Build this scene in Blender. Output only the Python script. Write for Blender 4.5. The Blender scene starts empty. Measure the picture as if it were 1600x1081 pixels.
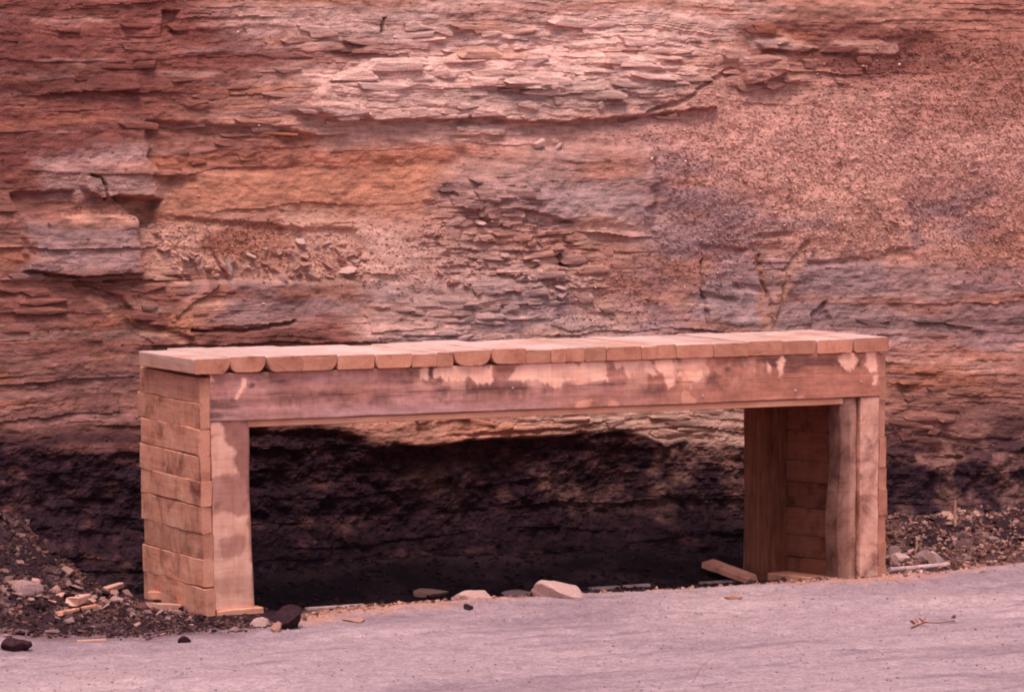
import bpy, bmesh, math, random
import numpy as np
from mathutils import Vector, Matrix

# ------------------------------------------------------------------ camera, light, exposure
S = bpy.context.scene
COL = S.collection
CAM_D, CAM_H, CAM_P, CAM_F = 30.0, 3.5257, 0.0621, 7690.46
cam_data = bpy.data.cameras.new('camera')
cam = bpy.data.objects.new('camera', cam_data)
COL.objects.link(cam)
cam.location = (0, -CAM_D, CAM_H)
cam.rotation_euler = (math.pi / 2 - CAM_P, 0, 0)
cam_data.sensor_width = 36
cam_data.lens = CAM_F / 1600 * 36
cam_data.clip_start = 0.5
cam_data.clip_end = 2000
S.camera = cam

SUN_EL, SUN_AZ = math.radians(67), math.radians(-176)     # azimuth measured from +Y towards +X
sun_dir = Vector((math.sin(SUN_AZ) * math.cos(SUN_EL), math.cos(SUN_AZ) * math.cos(SUN_EL), math.sin(SUN_EL)))
world = bpy.data.worlds.new('World')
S.world = world
world.use_nodes = True
wn, wl = world.node_tree.nodes, world.node_tree.links
wn.clear()
wo = wn.new('ShaderNodeOutputWorld')
wb = wn.new('ShaderNodeBackground')
ws = wn.new('ShaderNodeTexSky')
ws.sky_type = 'NISHITA'
ws.sun_disc = False
ws.sun_elevation = SUN_EL
ws.sun_rotation = SUN_AZ
ws.air_density = 1.0
ws.dust_density = 4.0
wb.inputs['Strength'].default_value = 0.15
wl.new(ws.outputs['Color'], wb.inputs['Color'])
wl.new(wb.outputs['Background'], wo.inputs['Surface'])
sd = bpy.data.lights.new('sun', 'SUN')
sd.energy = 1.5
sd.angle = math.radians(20)
sd.color = (1.0, 0.965, 0.92)
sun = bpy.data.objects.new('sun', sd)
COL.objects.link(sun)
sun.rotation_euler = (-sun_dir).to_track_quat('-Z', 'Y').to_euler()
sun.location = (-6, -12, 14)
S.view_settings.view_transform = 'Standard'
S.view_settings.look = 'None'
S.view_settings.exposure = 0.63
S.view_settings.gamma = 1.0
S.cycles.filter_width = 1.9

random.seed(7)
RNG = np.random.default_rng(11)

# ------------------------------------------------------------------ frame of the place
TH = 0.4687
CT, ST = math.cos(TH), math.sin(TH)
X0 = -1.8944                       # world x of the portal's front left corner
W, D, H = 4.829, 0.864, 1.4766     # portal width, depth, height to the deck underside

def uv2w(u, v):
    return X0 + u * CT - v * ST, u * ST + v * CT

def w2uv(x, y):
    return (x - X0) * CT + y * ST, -(x - X0) * ST + y * CT

CP, SP = math.cos(CAM_P), math.sin(CAM_P)

def proj(x, y, z):
    ry, rz = y + CAM_D, z - CAM_H
    fw = ry * CP - rz * SP
    up = rz * CP + ry * SP
    return 800 + CAM_F * x / fw, 540.5 - CAM_F * up / fw

def ray(px, py):
    a, b = (px - 800) / CAM_F, (540.5 - py) / CAM_F
    return np.array([a, CP + b * SP, -SP + b * CP])

def on_ground(px, py, z=0.0):
    d = ray(px, py)
    k = (z - CAM_H) / d[2]
    return d[0] * k, -CAM_D + d[1] * k

def on_front(px, py, v=0.0):
    """where the sight line meets the vertical plane v = const; returns u, z"""
    d = ray(px, py)
    n = np.array([-ST, CT])
    k = (v - (n[0] * (0 - X0) + n[1] * (-CAM_D))) / (n[0] * d[0] + n[1] * d[1])
    x, y, z = d[0] * k, -CAM_D + d[1] * k, CAM_H + d[2] * k
    return w2uv(x, y)[0], z

# ------------------------------------------------------------------ noise
def _hash(ix, iy, seed):
    h = (ix.astype(np.int64) * 374761393 + iy.astype(np.int64) * 668265263 + seed * 2147483647) & 0xFFFFFFFF
    h = ((h ^ (h >> 13)) * 1274126177) & 0xFFFFFFFF
    h = ((h ^ (h >> 16)) * 2246822519) & 0xFFFFFFFF
    return ((h ^ (h >> 15)) & 0xFFFFFF) / float(0xFFFFFF)

def vnoise(x, y, seed=0):
    ix, iy = np.floor(x), np.floor(y)
    fx, fy = x - ix, y - iy
    fx = fx * fx * (3 - 2 * fx)
    fy = fy * fy * (3 - 2 * fy)
    a, b = _hash(ix, iy, seed), _hash(ix + 1, iy, seed)
    c, d = _hash(ix, iy + 1, seed), _hash(ix + 1, iy + 1, seed)
    return (a * (1 - fx) + b * fx) * (1 - fy) + (c * (1 - fx) + d * fx) * fy

def fbm(x, y, oct=4, seed=0, gain=0.5):
    s, a, n = 0, 1.0, 0
    for k in range(oct):
        s = s + a * (vnoise(x, y, seed + k * 17) - 0.5)
        n += a
        a *= gain
        x, y = x * 2.03 + 3.1, y * 2.03 + 1.7
    return s / n * 2          # about -1..1

def sstep(a, b, x):
    t = np.clip((x - a) / (b - a), 0, 1)
    return t * t * (3 - 2 * t)

def srgb(r, g, b):
    c = np.array([r, g, b], float) / 255
    return np.where(c <= 0.04045, c / 12.92, ((c + 0.055) / 1.055) ** 2.4)

def poly_dist(px, py, poly):
    """signed distance in pixels to a polygon, positive inside"""
    P = np.array(poly, float)
    d2 = np.full(px.shape, 1e12)
    ins = np.zeros(px.shape, bool)
    n = len(P)
    for i in range(n):
        ax, ay = P[i]
        bx, by = P[(i + 1) % n]
        ex, ey = bx - ax, by - ay
        t = np.clip(((px - ax) * ex + (py - ay) * ey) / (ex * ex + ey * ey + 1e-9), 0, 1)
        d2 = np.minimum(d2, (px - ax - t * ex) ** 2 + (py - ay - t * ey) ** 2)
        if ay != by:
            c = ((ay > py) != (by > py)) & (px < (bx - ax) * (py - ay) / (by - ay) + ax)
            ins ^= c
    d = np.sqrt(d2)
    return np.where(ins, d, -d)

def line_dist(px, py, pts):
    d2 = np.full(px.shape, 1e12)
    for (ax, ay), (bx, by) in zip(pts[:-1], pts[1:]):
        ex, ey = bx - ax, by - ay
        t = np.clip(((px - ax) * ex + (py - ay) * ey) / (ex * ex + ey * ey + 1e-9), 0, 1)
        d2 = np.minimum(d2, (px - ax - t * ex) ** 2 + (py - ay - t * ey) ** 2)
    return np.sqrt(d2)

# ------------------------------------------------------------------ materials
def new_mat(name):
    m = bpy.data.materials.new(name)
    m.use_nodes = True
    nt = m.node_tree
    b = nt.nodes['Principled BSDF']
    b.inputs['Specular IOR Level'].default_value = 0.2
    return m, nt.nodes, nt.links, b

def node(nodes, kind, **kw):
    n = nodes.new(kind)
    for k, v in kw.items():
        if k in n.inputs:
            n.inputs[k].default_value = v
        else:
            setattr(n, k, v)
    return n

def rock_material(name, rough=0.95, scale=(7, 7, 34), amt=0.66, bump=0.55, spec=0.1, fine=120.0):
    """vertex colour x two noises, one drawn out along the bedding"""
    m, N, L, b = new_mat(name)
    at = node(N, 'ShaderNodeAttribute', attribute_name='col')
    tc = node(N, 'ShaderNodeTexCoord')
    mp = node(N, 'ShaderNodeMapping')
    mp.inputs['Scale'].default_value = scale
    mp.inputs['Rotation'].default_value = (0, 0, -TH)
    L.new(tc.outputs['Object'], mp.inputs['Vector'])
    n1 = node(N, 'ShaderNodeTexNoise', Scale=1.0, Detail=8.0, Roughness=0.72)
    L.new(mp.outputs['Vector'], n1.inputs['Vector'])
    n2 = node(N, 'ShaderNodeTexNoise', Scale=fine, Detail=3.0, Roughness=0.6)
    L.new(tc.outputs['Object'], n2.inputs['Vector'])
    r1 = node(N, 'ShaderNodeMapRange')
    r1.inputs['From Min'].default_value = 0.25
    r1.inputs['From Max'].default_value = 0.75
    r1.inputs['To Min'].default_value = 1 - amt
    r1.inputs['To Max'].default_value = 1 + amt * 0.8
    L.new(n1.outputs['Fac'], r1.inputs['Value'])
    r2 = node(N, 'ShaderNodeMapRange')
    r2.inputs['From Min'].default_value = 0.3
    r2.inputs['From Max'].default_value = 0.7
    r2.inputs['To Min'].default_value = 0.74
    r2.inputs['To Max'].default_value = 1.24
    L.new(n2.outputs['Fac'], r2.inputs['Value'])
    mu = node(N, 'ShaderNodeMath', operation='MULTIPLY')
    L.new(r1.outputs['Result'], mu.inputs[0])
    L.new(r2.outputs['Result'], mu.inputs[1])
    sc = node(N, 'ShaderNodeVectorMath', operation='SCALE')
    L.new(at.outputs['Color'], sc.inputs[0])
    L.new(mu.outputs[0], sc.inputs['Scale'])
    L.new(sc.outputs['Vector'], b.inputs['Base Color'])
    ad = node(N, 'ShaderNodeMath', operation='ADD')
    L.new(n1.outputs['Fac'], ad.inputs[0])
    L.new(n2.outputs['Fac'], ad.inputs[1])
    bp = node(N, 'ShaderNodeBump', Strength=bump, Distance=0.02)
    L.new(ad.outputs[0], bp.inputs['Height'])
    L.new(bp.outputs['Normal'], b.inputs['Normal'])
    b.inputs['Roughness'].default_value = rough
    b.inputs['Specular IOR Level'].default_value = spec
    return m

M_CLIFF = rock_material('weathered_shale')
M_COAL = rock_material('coal', rough=0.85, scale=(9, 9, 14), amt=0.8, bump=0.6, spec=0.08, fine=45)
M_ROAD = rock_material('dusty_road', scale=(8, 8, 6), amt=0.34, bump=0.8, spec=0.03, fine=48)
M_SOIL = rock_material('coal_dirt', scale=(9, 9, 9), amt=0.5, bump=0.5, fine=70)
M_CHIP = rock_material('loose_chips', scale=(30, 30, 30), amt=0.3, bump=0.2, fine=160)

def stone_material(name, c1, c2, rough=0.9, spec=0.15, scale=14.0, bump=0.4):
    m, N, L, b = new_mat(name)
    tc = node(N, 'ShaderNodeTexCoord')
    oi = node(N, 'ShaderNodeObjectInfo')
    ad = node(N, 'ShaderNodeVectorMath', operation='ADD')
    cx = node(N, 'ShaderNodeMath', operation='MULTIPLY')
    cx.inputs[1].default_value = 37.0
    L.new(oi.outputs['Random'], cx.inputs[0])
    L.new(tc.outputs['Object'], ad.inputs[0])
    L.new(cx.outputs[0], ad.inputs[1])
    n1 = node(N, 'ShaderNodeTexNoise', Scale=scale, Detail=8.0, Roughness=0.7)
    L.new(ad.outputs['Vector'], n1.inputs['Vector'])
    cr = node(N, 'ShaderNodeValToRGB')
    cr.color_ramp.elements[0].position = 0.32
    cr.color_ramp.elements[1].position = 0.68
    cr.color_ramp.elements[0].color = (*c1, 1)
    cr.color_ramp.elements[1].color = (*c2, 1)
    L.new(n1.outputs['Fac'], cr.inputs['Fac'])
    rr = node(N, 'ShaderNodeMapRange')
    rr.inputs['To Min'].default_value = 0.7
    rr.inputs['To Max'].default_value = 1.15
    L.new(oi.outputs['Random'], rr.inputs['Value'])
    sc = node(N, 'ShaderNodeVectorMath', operation='SCALE')
    L.new(cr.outputs['Color'], sc.inputs[0])
    L.new(rr.outputs['Result'], sc.inputs['Scale'])
    L.new(sc.outputs['Vector'], b.inputs['Base Color'])
    bp = node(N, 'ShaderNodeBump', Strength=bump, Distance=0.01)
    L.new(n1.outputs['Fac'], bp.inputs['Height'])
    L.new(bp.outputs['Normal'], b.inputs['Normal'])
    b.inputs['Roughness'].default_value = rough
    b.inputs['Specular IOR Level'].default_value = spec
    return m

M_PALE = stone_material('pale_stone', srgb(164, 118, 110), srgb(204, 160, 150))
M_BUFF = stone_material('buff_stone', srgb(150, 96, 82), srgb(192, 138, 120))
M_SHALE = stone_material('shale_chip', srgb(148, 94, 86), srgb(198, 142, 130))
M_GREYST = stone_material('grey_stone', srgb(112, 80, 82), srgb(172, 128, 122))
M_LUMP = stone_material('black_coal_lump', srgb(34, 16, 21), srgb(66, 38, 42), rough=0.7, spec=0.08, scale=5)
M_STICK = stone_material('dry_stem', srgb(120, 66, 54), srgb(168, 104, 78), scale=30)
M_PIPE = stone_material('weathered_pale_pole', srgb(140, 98, 94), srgb(206, 166, 162), scale=16)
M_NAIL = stone_material('nail_steel', srgb(150, 128, 134), srgb(190, 170, 172), rough=0.4, spec=0.5)

def wood_material(name, dark, mid, light, stain=None, stain_at=0.55, grain=1.0, streak=0.5, rings=0.0):
    """rough-sawn wood: local X is the grain direction; 'tint' is a painted multiplier; stain = weathered skin left on it"""
    m, N, L, b = new_mat(name)
    tc = node(N, 'ShaderNodeTexCoord')
    oi = node(N, 'ShaderNodeObjectInfo')
    cx = node(N, 'ShaderNodeMath', operation='MULTIPLY')
    cx.inputs[1].default_value = 53.0
    L.new(oi.outputs['Random'], cx.inputs[0])
    ad = node(N, 'ShaderNodeVectorMath', operation='ADD')
    L.new(tc.outputs['Object'], ad.inputs[0])
    L.new(cx.outputs[0], ad.inputs[1])
    mp = node(N, 'ShaderNodeMapping')
    mp.inputs['Scale'].default_value = (2.6, 26, 26)
    L.new(ad.outputs['Vector'], mp.inputs['Vector'])
    n1 = node(N, 'ShaderNodeTexNoise', Scale=1.0, Detail=6.0, Roughness=0.6, Distortion=1.2)
    L.new(mp.outputs['Vector'], n1.inputs['Vector'])
    n2 = node(N, 'ShaderNodeTexNoise', Scale=6.5, Detail=5.0, Roughness=0.6)
    L.new(ad.outputs['Vector'], n2.inputs['Vector'])
    mx = node(N, 'ShaderNodeMix', data_type='FLOAT')
    mx.inputs['Factor'].default_value = streak
    L.new(n2.outputs['Fac'], mx.inputs['A'])
    L.new(n1.outputs['Fac'], mx.inputs['B'])
    cr = node(N, 'ShaderNodeValToRGB')
    e = cr.color_ramp.elements
    e[0].position, e[0].color = 0.30, (*dark, 1)
    e[1].position, e[1].color = 0.66, (*light, 1)
    k = e.new(0.45)
    k.color = (*mid, 1)
    L.new(mx.outputs['Result'], cr.inputs['Fac'])
    last = cr.outputs['Color']
    # saw marks across the grain
    mp3 = node(N, 'ShaderNodeMapping')
    mp3.inputs['Scale'].default_value = (55, 3, 3)
    L.new(ad.outputs['Vector'], mp3.inputs['Vector'])
    n3 = node(N, 'ShaderNodeTexNoise', Scale=1.0, Detail=3.0, Roughness=0.6)
    L.new(mp3.outputs['Vector'], n3.inputs['Vector'])
    r3 = node(N, 'ShaderNodeMapRange')
    r3.inputs['From Min'].default_value = 0.3
    r3.inputs['From Max'].default_value = 0.7
    r3.inputs['To Min'].default_value = 0.95
    r3.inputs['To Max'].default_value = 1.04
    L.new(n3.outputs['Fac'], r3.inputs['Value'])
    if stain is not None:
        mp4 = node(N, 'ShaderNodeMapping')
        mp4.inputs['Scale'].default_value = (5.0, 4.2, 4.2)
        L.new(ad.outputs['Vector'], mp4.inputs['Vector'])
        n4 = node(N, 'ShaderNodeTexNoise', Scale=1.0, Detail=8.0, Roughness=0.66, Distortion=0.5)
        L.new(mp4.outputs['Vector'], n4.inputs['Vector'])
        c4 = node(N, 'ShaderNodeValToRGB')
        c4.color_ramp.elements[0].position = stain_at - 0.07
        c4.color_ramp.elements[1].position = stain_at + 0.11
        L.new(n4.outputs['Fac'], c4.inputs['Fac'])
        ms = node(N, 'ShaderNodeMix', data_type='RGBA')
        L.new(c4.outputs['Color'], ms.inputs['Factor'])
        L.new(last, ms.inputs['A'])
        st = node(N, 'ShaderNodeMix', data_type='RGBA', blend_type='MULTIPLY')
        st.inputs['Factor'].default_value = 1.0
        L.new(last, st.inputs['A'])
        st.inputs['B'].default_value = (*stain, 1)
        L.new(st.outputs['Result'], ms.inputs['B'])
        last = ms.outputs['Result']
    if rings:
        wv = node(N, 'ShaderNodeTexWave', wave_type='RINGS', rings_direction='X', Scale=19.0, Distortion=5.0, Detail=3.0)
        wv.inputs['Detail Scale'].default_value = 1.5
        of = node(N, 'ShaderNodeVectorMath', operation='ADD')
        sw = node(N, 'ShaderNodeCombineXYZ')
        m1 = node(N, 'ShaderNodeMath', operation='MULTIPLY_ADD')
        m1.inputs[1].default_value = 0.3
        m1.inputs[2].default_value = -0.15
        L.new(oi.outputs['Random'], m1.inputs[0])
        L.new(m1.outputs[0], sw.inputs['Y'])
        m2 = node(N, 'ShaderNodeMath', operation='PINGPONG')
        m2.inputs[1].default_value = 0.13
        L.new(cx.outputs[0], m2.inputs[0])
        L.new(m2.outputs[0], sw.inputs['Z'])
        L.new(sw.outputs['Vector'], of.inputs[1])
        L.new(tc.outputs['Object'], of.inputs[0])
        L.new(of.outputs['Vector'], wv.inputs['Vector'])
        wr = node(N, 'ShaderNodeMapRange')
        wr.inputs['To Min'].default_value = 1 - rings
        wr.inputs['To Max'].default_value = 1 + rings * 0.5
        L.new(wv.outputs['Fac'], wr.inputs['Value'])
        ws_ = node(N, 'ShaderNodeVectorMath', operation='SCALE')
        L.new(last, ws_.inputs[0])
        L.new(wr.outputs['Result'], ws_.inputs['Scale'])
        last = ws_.outputs['Vector']
    rr = node(N, 'ShaderNodeMapRange')
    rr.inputs['To Min'].default_value = 0.84
    rr.inputs['To Max'].default_value = 1.12
    L.new(oi.outputs['Random'], rr.inputs['Value'])
    mu = node(N, 'ShaderNodeMath', operation='MULTIPLY')
    L.new(rr.outputs['Result'], mu.inputs[0])
    L.new(r3.outputs['Result'], mu.inputs[1])
    sc = node(N, 'ShaderNodeVectorMath', operation='SCALE')
    L.new(last, sc.inputs[0])
    L.new(mu.outputs[0], sc.inputs['Scale'])
    at = node(N, 'ShaderNodeAttribute', attribute_name='tint')
    mt = node(N, 'ShaderNodeVectorMath', operation='MULTIPLY')
    L.new(sc.outputs['Vector'], mt.inputs[0])
    L.new(at.outputs['Color'], mt.inputs[1])
    L.new(mt.outputs['Vector'], b.inputs['Base Color'])
    bp = node(N, 'ShaderNodeBump', Strength=0.35, Distance=0.006)
    a2 = node(N, 'ShaderNodeMath', operation='ADD')
    L.new(n1.outputs['Fac'], a2.inputs[0])
    L.new(n3.outputs['Fac'], a2.inputs[1])
    L.new(a2.outputs[0], bp.inputs['Height'])
    L.new(bp.outputs['Normal'], b.inputs['Normal'])
    b.inputs['Roughness'].default_value = 0.85
    return m

FR_D, FR_M, FR_L = srgb(150, 88, 66), srgb(196, 124, 96), srgb(220, 152, 122)
M_WALLW = wood_material('rough_sawn_board', srgb(156, 90, 72), srgb(202, 128, 104), srgb(222, 156, 130), stain=(0.40, 0.32, 0.34), stain_at=0.57)
M_DECKW = wood_material('fresh_sawn_timber', srgb(178, 118, 100), srgb(200, 142, 124), srgb(214, 162, 146))
M_POSTW = wood_material('hewn_post', srgb(176, 116, 98), srgb(200, 140, 120), srgb(218, 160, 142), stain=(0.42, 0.33, 0.35), stain_at=0.52, streak=0.35)
M_HEWNW = wood_material('hewn_pale_post', srgb(182, 120, 102), srgb(202, 142, 122), srgb(218, 160, 142), streak=0.3)
M_ENDW = wood_material('end_grain', srgb(150, 88, 70), srgb(186, 118, 96), srgb(204, 138, 114), streak=0.3, rings=0.11)
M_LINTW = wood_material('weathered_lintel', srgb(190, 170, 168), srgb(215, 203, 200), srgb(238, 228, 226), streak=0.45)
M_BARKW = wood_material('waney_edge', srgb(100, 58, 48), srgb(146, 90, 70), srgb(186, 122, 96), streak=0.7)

# ------------------------------------------------------------------ object helpers
def tag(o, label=None, cat=None, group=None, kind=None):
    for k, v in (('label', label), ('category', cat), ('group', group), ('kind', kind)):
        if v:
            o[k] = v
    return o

def np_mesh(name, verts, faces, col=None, attr='col', smooth=False):
    me = bpy.data.meshes.new(name)
    verts = np.asarray(verts, np.float32)
    faces = np.asarray(faces, np.int32)
    nv, nf, k = len(verts), len(faces), faces.shape[1]
    me.vertices.add(nv)
    me.vertices.foreach_set('co', verts.ravel())
    me.loops.add(nf * k)
    me.loops.foreach_set('vertex_index', faces.ravel())
    me.polygons.add(nf)
    me.polygons.foreach_set('loop_start', np.arange(0, nf * k, k, dtype=np.int32))
    me.polygons.foreach_set('use_smooth', np.full(nf, smooth))
    me.update(calc_edges=True)
    if col is not None:
        a = me.attributes.new(attr, 'FLOAT_COLOR', 'POINT')
        c = np.ones((nv, 4), np.float32)
        c[:, :3] = col
        a.data.foreach_set('color', c.ravel())
    return me

def link(name, me, mat=None, parent=None):
    o = bpy.data.objects.new(name, me)
    COL.objects.link(o)
    if mat is not None:
        me.materials.append(mat)
    if parent is not None:
        o.parent = parent
    return o

def empty(name, loc=(0, 0, 0), rz=0):
    o = bpy.data.objects.new(name, None)
    o.empty_display_size = 0.1
    COL.objects.link(o)
    o.location = loc
    o.rotation_euler = (0, 0, rz)
    return o

# ------------------------------------------------------------------ ground and road
def axis(parts):
    out = [np.array([parts[0][0]])]
    for a, b, n in parts:
        out.append(np.linspace(a, b, n + 1)[1:])
    return np.concatenate(out)

ROAD_EDGE = [(-400, 985), (0, 990), (200, 992), (330, 985), (430, 975), (520, 958), (700, 944), (830, 933), (960, 922),
             (1150, 911), (1300, 909), (1385, 909), (1470, 898), (1590, 884), (2000, 850)]
SEAM_FRONT = 1.46

def ground_height(x, y):
    u, v = w2uv(x, y)
    px, py = proj(x, y, np.zeros_like(x))
    z = 0.018 * fbm(u * 0.8, v * 1.2, 3, 5) + 0.006 * fbm(u * 5, v * 9, 3, 6)
    road = sstep(-0.05, -0.5, v)
    # wheel tracks running along the road
    z = z + road * (-0.018 * np.exp(-((v + 1.35 + 0.1 * fbm(u * .5, u * 0, 2, 8)) / 0.16) ** 2)
                    - 0.014 * np.exp(-((v + 2.5 + 0.1 * fbm(u * .5, u * 0 + 3, 2, 9)) / 0.2) ** 2))
    # low swept berm of dust along the road edge
    z = z + 0.04 * np.exp(-((v + 0.24) / 0.18) ** 2) * (0.55 + 0.9 * fbm(u * 2.2, v * 2.2, 4, 12)) * sstep(0.25, 0.8, u)
    z = z + 0.05 * np.exp(-((v + 0.12) / 0.25) ** 2) * sstep(W + 0.2, W + 1.2, u)
    # bank of spoil against the seam on the left, a smaller one on the right
    bank = sstep(0.02, -1.15, u) * sstep(-0.55, 1.5, v + 0.28 * fbm(u * 1.6, v * 1.6, 3, 15))
    z = z + 0.62 * bank * (1 + 0.25 * fbm(u * 3, v * 3, 3, 16))
    rb = sstep(W - 0.02, W + 0.35, u) * sstep(0.15, 1.3, v + 0.2 * fbm(u * 2, v * 2, 3, 18))
    z = z + 0.26 * rb * (1 + 0.3 * fbm(u * 3, v * 3, 3, 19))
    # coal slack sloping up to the foot of the seam inside the opening
    inside = sstep(0.2, 0.6, u) * sstep(W + .1, W - .1, u)
    z = z + inside * (0.20 * sstep(0.75, 1.5, v) - 0.075 * sstep(0.05, 0.3, v))
    z = z + road * (0.024 * fbm(u * 1.5, v * 2.6, 4, 13) + 0.009 * fbm(u * 5, v * 6, 4, 14) + 0.007 * fbm(u * 15, v * 15, 3, 17))
    rough = np.maximum(bank, rb)
    z = z + rough * (0.05 * fbm(u * 9, v * 9, 4, 21))
    return z

gx = axis([(-150, -12, 20), (-12, -4.2, 30), (-4.2, 4.2, 560), (4.2, 12, 30), (12, 150, 20)])
gy = axis([(-150, -12, 20), (-12, -3.6, 40), (-3.6, 4.6, 430), (4.6, 12, 12), (12, 150, 8)])
GX, GY = np.meshgrid(gx, gy, indexing='ij')
GZ = ground_height(GX, GY)
far = np.maximum(np.abs(GX) - 12, np.abs(GY) - 12)
GZ = np.where(far > 0, GZ * np.exp(-np.clip(far, 0, 50) / 6), GZ)
gpx, gpy = proj(GX, GY, np.zeros_like(GX))
gu, gv = w2uv(GX, GY)
edge_x = np.array([p[0] for p in ROAD_EDGE], float)
edge_y = np.array([p[1] for p in ROAD_EDGE], float)
# the road edge as a line in the ground plane
ex_u, ex_v = [], []
for a, b in ROAD_EDGE:
    q = w2uv(*on_ground(a, b))
    ex_u.append(q[0])
    ex_v.append(q[1])
edge_v = np.interp(gu, ex_u, ex_v) + 0.06 * fbm(gu * 3, gv * 0, 4, 31) + 0.03 * fbm(gu * 12, gv * 12, 3, 32)
into = gv - edge_v                     # positive: off the road, towards the cliff
c_road = srgb(166, 132, 133)[None, None] * np.ones(GX.shape + (1,))
def blend(c, col, w):
    return c * (1 - w[..., None]) + np.asarray(col) * w[..., None]
n_a = fbm(gu * 0.55, gv * 2.2, 4, 41)
c_road = blend(c_road, srgb(140, 109, 114), sstep(0.0, 0.55, n_a) * 0.8)
c_road = blend(c_road, srgb(184, 148, 147), sstep(0.05, 0.5, fbm(gu * 0.6 + 9, gv * 1.6, 4, 43)) * 0.7)
c_road = blend(c_road, srgb(130, 100, 108), sstep(0.25, 0.6, fbm(gu * 1.5, gv * 7, 4, 44)) * 0.55)
c_road = blend(c_road, srgb(142, 112, 119), sstep(-1.2, -.4, into) * 0.4)
c_road = blend(c_road, srgb(184, 126, 108), sstep(-0.34, -0.05, into + 0.12 * fbm(gu * 5, gv * 5, 3, 45)) * sstep(0.1, 0.6, gu) * 0.85)
c_road = blend(c_road, srgb(104, 74, 76), sstep(-0.5, 0.0, into + 0.25 * fbm(gu * 4, gv * 4, 3, 46)) * sstep(0.3, -0.2, gu) * 0.9)
inside_g = sstep(0.2, 0.6, gu) * sstep(W + .1, W - .1, gu)
c_soil = srgb(50, 30, 35)[None, None] * np.ones(GX.shape + (1,))
c_soil = blend(c_soil, srgb(36, 21, 24), inside_g)
c_soil = blend(c_soil, srgb(92, 62, 62), (1 - 0.75 * inside_g) * sstep(0.0, 0.5, fbm(gu * 4, gv * 4, 4, 47)))
c_soil = blend(c_soil, srgb(150, 108, 100), sstep(0.25, 0.6, fbm(gu * 7, gv * 7, 4, 48)) * 0.7 * np.maximum(sstep(0.1, -0.2, gu), sstep(W, W + .3, gu)))
c_soil = blend(c_soil, srgb(74, 48, 50), inside_g * sstep(-0.1, 0.5, fbm(gu * 1.2, gv * 5, 4, 51)) * sstep(1.2, 3.5, gu))
c_soil = blend(c_soil, srgb(170, 112, 92), sstep(0.25, 0.0, into + 0.1 * fbm(gu * 6, gv * 6, 3, 49)) * 0.75 * sstep(0.3, 0.6, gu) * sstep(W + .6, W + .2, gu))
gi = np.arange(GX.size).reshape(GX.shape)
quads = np.stack([gi[:-1, :-1], gi[1:, :-1], gi[1:, 1:], gi[:-1, 1:]], -1)
qm = (into[:-1, :-1] + into[1:, :-1] + into[1:, 1:] + into[:-1, 1:]) / 4 > 0
V_all = np.stack([GX, GY, GZ], -1).reshape(-1, 3)
def sub_mesh(name, mask, colr, mat):
    q = quads[mask]
    used, inv = np.unique(q, return_inverse=True)
    me = np_mesh(name, V_all[used], inv.reshape(q.shape), colr.reshape(-1, 3)[used], smooth=True)
    return link(name, me, mat)
road = tag(sub_mesh('road', ~qm, c_road, M_ROAD), kind='structure')
ground = tag(sub_mesh('ground', qm, c_soil, M_SOIL), kind='structure')

def gz_at(x, y):
    return float(ground_height(np.array([[x]], float), np.array([[y]], float))[0, 0])

def place_px(px, py):
    """ground point seen at a photo pixel"""
    x, y = on_ground(px, py)
    for _ in range(12):
        z = gz_at(x, y)
        nx, ny = on_ground(px, py, z)
        x, y = 0.5 * (x + nx), 0.5 * (y + ny)
    return Vector((x, y, gz_at(x, y)))

# ------------------------------------------------------------------ cliff and coal seam
cs = axis([(-60, -12, 16), (-12, -1.0, 60), (-1.0, 7.7, 1080), (7.7, 16, 50), (16, 60, 16)])
ct = axis([(-0.4, -0.05, 6), (-0.05, 4.05, 530), (4.05, 5.5, 40), (5.5, 9, 20)])
CS, CTT = np.meshgrid(cs, ct, indexing='ij')

SEAM_TOP = [(-5000, 690), (0, 690), (215, 705), (390, 672), (480, 668), (560, 684), (700, 694), (800, 684), (860, 682), (940, 672), (1000, 676),
            (1030, 692), (1160, 700), (1385, 700), (1450, 718), (1520, 702), (1590, 684), (2000, 676)]

def v_base(t):
    return SEAM_FRONT + np.where(t > 0.9, 0.27 * (t - 0.9), 0) + np.where(t > 4.4, 1.2 * (t - 4.4) ** 1.2, 0)

def blk(t):
    return v_base(np.clip(t, -10, 10))
vb = v_base(np.maximum(CTT, 0))
bx, by = uv2w(CS, vb)
PX, PY = proj(bx, by, CTT)
# ragged version of the photo coordinates for authored outlines
WPX = PX + 14 * fbm(CS * 2.2, CTT * 3.5, 4, 101) + 5 * fbm(CS * 11, CTT * 16, 3, 102)
WPY = PY + 7 * fbm(CS * 2.0, CTT * 4.0, 4, 103) + 3 * fbm(CS * 10, CTT * 18, 3, 104)
seam_y = np.interp(PX, [p[0] for p in SEAM_TOP], [p[1] for p in SEAM_TOP])
seam_d = WPY - seam_y + 11 * fbm(CS * 3.2, CTT * 13, 5, 105, 0.6)
seam = sstep(-5, 5, seam_d)            # 1 in the coal

def mask(poly, feather=10, warp=True):
    a, b = (WPX, WPY) if warp else (PX, PY)
    P = np.array(poly, float)
    x0, y0 = P.min(0) - feather - 25
    x1, y1 = P.max(0) + feather + 25
    m = (a > x0) & (a < x1) & (b > y0) & (b < y1)
    out = np.zeros(a.shape)
    if m.any():
        d = poly_dist(a[m], b[m], poly)
        out[m] = sstep(-feather / 2, feather / 2, d)
    return out

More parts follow.
